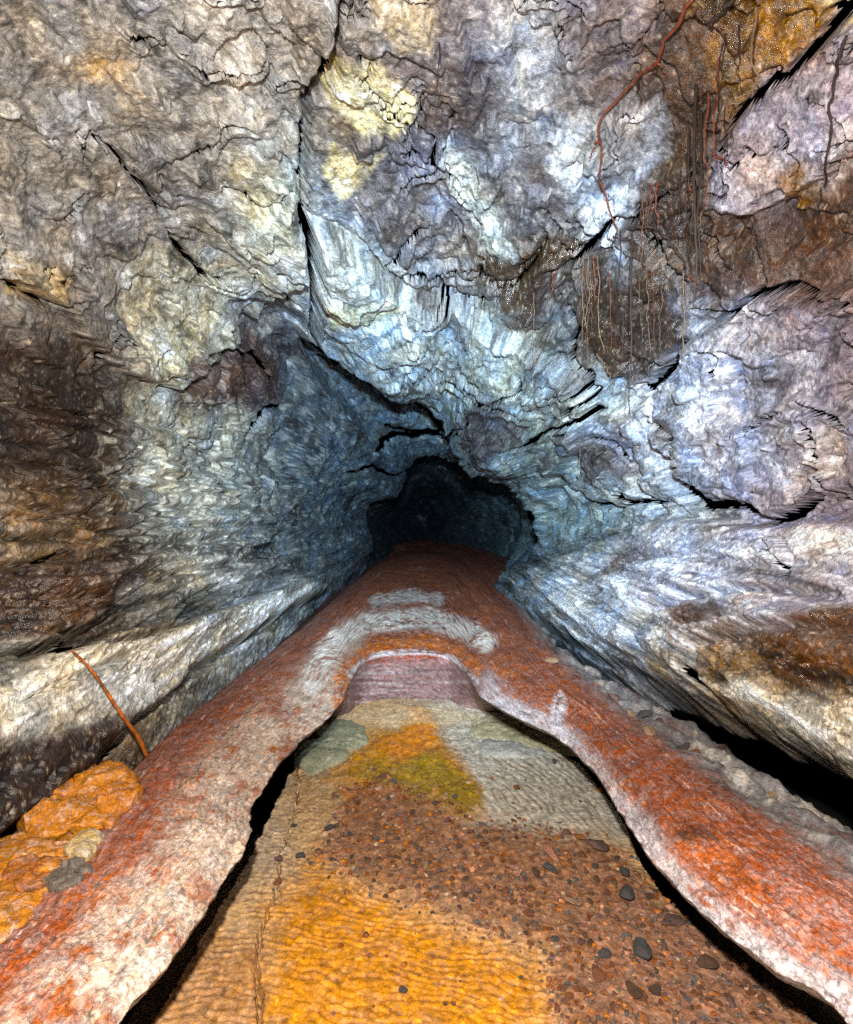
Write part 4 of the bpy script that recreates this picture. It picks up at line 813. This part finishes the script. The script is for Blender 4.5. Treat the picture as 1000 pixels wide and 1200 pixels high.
for top, bot, r0, mat, lab in [
 ((886, 10), (882, 112), .006, R_PALE, 'pale root hanging over the ochre patch'), ((866, 30), (864, 95), .004, R_DARK, 'thin dark root over the ochre patch'), ((850, 40), (838, 130), .004, R_DARK, 'dark root left of the pale ochre-patch root'),
 ((842, 70), (838, 195), .0045, R_RED, 'red root hanging below the ochre patch'), ((816, 100), (812, 360), .008, R_DARK, 'thick black root in the middle of the root curtain'), ((822, 130), (820, 350), .006, R_DARK, 'black root right beside the thickest one'),
 ((808, 150), (806, 300), .005, R_DARK, 'black root left of the thickest one'), ((770, 215), (772, 265), .005, R_RED, 'short red root above the arching root'), ((763, 215), (760, 255), .004, R_RED, 'shortest red root above the arching root'),
 ((741, 275), (739, 490), .006, R_DARK, 'long dark root crossing the wet brown slab'), ((727, 270), (729, 410), .0035, R_DARK, 'thin dark root left of the long one on the wet slab'), ((690, 300), (688, 385), .0035, R_PALE, 'pale root at the left edge of the wet slab'),
 ((700, 300), (706, 415), .0035, R_PALE, 'second pale root on the left of the wet slab'), ((696, 300), (697, 352), .004, R_RED, 'short red root left of the wet slab'), ((684, 300), (682, 400), .0025, R_PALE, 'hair-thin pale root left of the wet slab'),
 ((801, 320), (800, 425), .0045, R_PALE, 'pale root at the right edge of the wet slab'), ((803, 330), (803, 460), .0025, R_PALE, 'hair-thin root right of the wet slab'), ((515, 50), (514, 190), .003, R_DARK, 'lone thin dark root in the middle of the roof'),
 ((626, 345), (625, 450), .0025, R_PALE, 'hair-thin pale root hanging before the blue slab'), ((822, 250), (821, 290), .004, R_PALE, 'short pale root in the root curtain'), ((648, 320), (646, 345), .004, R_RED, 'tiny red root at the top of the blue slab'),
 ((680, 515), (679, 600), .0025, R_PALE, 'hair-thin root in front of the blue right wall'), ((830, 110), (828, 240), .004, R_RED, 'red root at the right of the root curtain'), ((798, 200), (790, 290), .004, R_DARK, 'slanting dark root at the left of the root curtain'), ((737, 480), (738, 500), .003, R_PALE, 'pale tip below the wet slab')]:
    hang(top, bot, .05, r0, mat, lab)
for k in range(30):
    z = k % 4; tx, ty = [(random.uniform(690, 800), random.uniform(285, 320)), (random.uniform(800, 850), random.uniform(60, 240)), (random.uniform(745, 790), random.uniform(200, 260)), (random.uniform(640, 720), random.uniform(300, 330))][z]
    ln = random.uniform(25, 120); cn = ['pale', 'dark', 'red'][(k//4) % 3]; mt_ = {'pale': R_PALE, 'dark': R_DARK, 'red': R_RED}[cn]
    wh_ = ['over the wet brown slab', 'in the black root curtain', 'above the arching dark root', 'along the left edge of the wet slab'][z]
    hang((tx, ty), (tx+random.uniform(-6, 6), ty+ln), .045, random.uniform(.001, .0019), mt_, f"{'short' if ln < 60 else ('medium' if ln < 92 else 'long')} hair-thin {cn} root strand {wh_}", random.uniform(.02, .07))
for k, (tx, ty, bx_, by_) in enumerate([(704, 160, 690, 190), (702, 205, 716, 232), (770, 70, 788, 92), (748, 92, 752, 118), (812, 215, 795, 246), (816, 300, 836, 330), (806, 322, 826, 346), (724, 272, 712, 296), (836, 180, 856, 200)]):
    crawl([(tx, ty), ((tx+bx_)/2+random.uniform(-5, 5), (ty+by_)/2), (bx_, by_)], .0035, .001, [R_RED, R_DARK][k % 2], 'short '+['red', 'dark'][k % 2]+' side rootlet clinging '+['to the bend of the long reddish root', 'to the lower half of the long reddish root', 'near the top of the long reddish root', 'below the top of the long reddish root', 'left of the root curtain', 'right of the root curtain foot', 'at the right end of the arching root', 'at the foot of the long reddish root', 'on the lavender slab edge'][k], .02)
# the twig leaning on the left ledge
a = at_d(84, 762, depth_at(84, 768)-.02); b = at_h(172, 888, .40)
t = np.linspace(0, 1, 24)[:, None]; p = a+(b-a)*t; p[:, 0] += (.03*np.sin(t[:, 0]*3.1)); p[:, 2] += .012*np.sin(t[:, 0]*9)
tube('twig', p, .004, .010, R_TWIG, 9, label='bent orange twig leaning on the ledge of the left wall', category='twig')
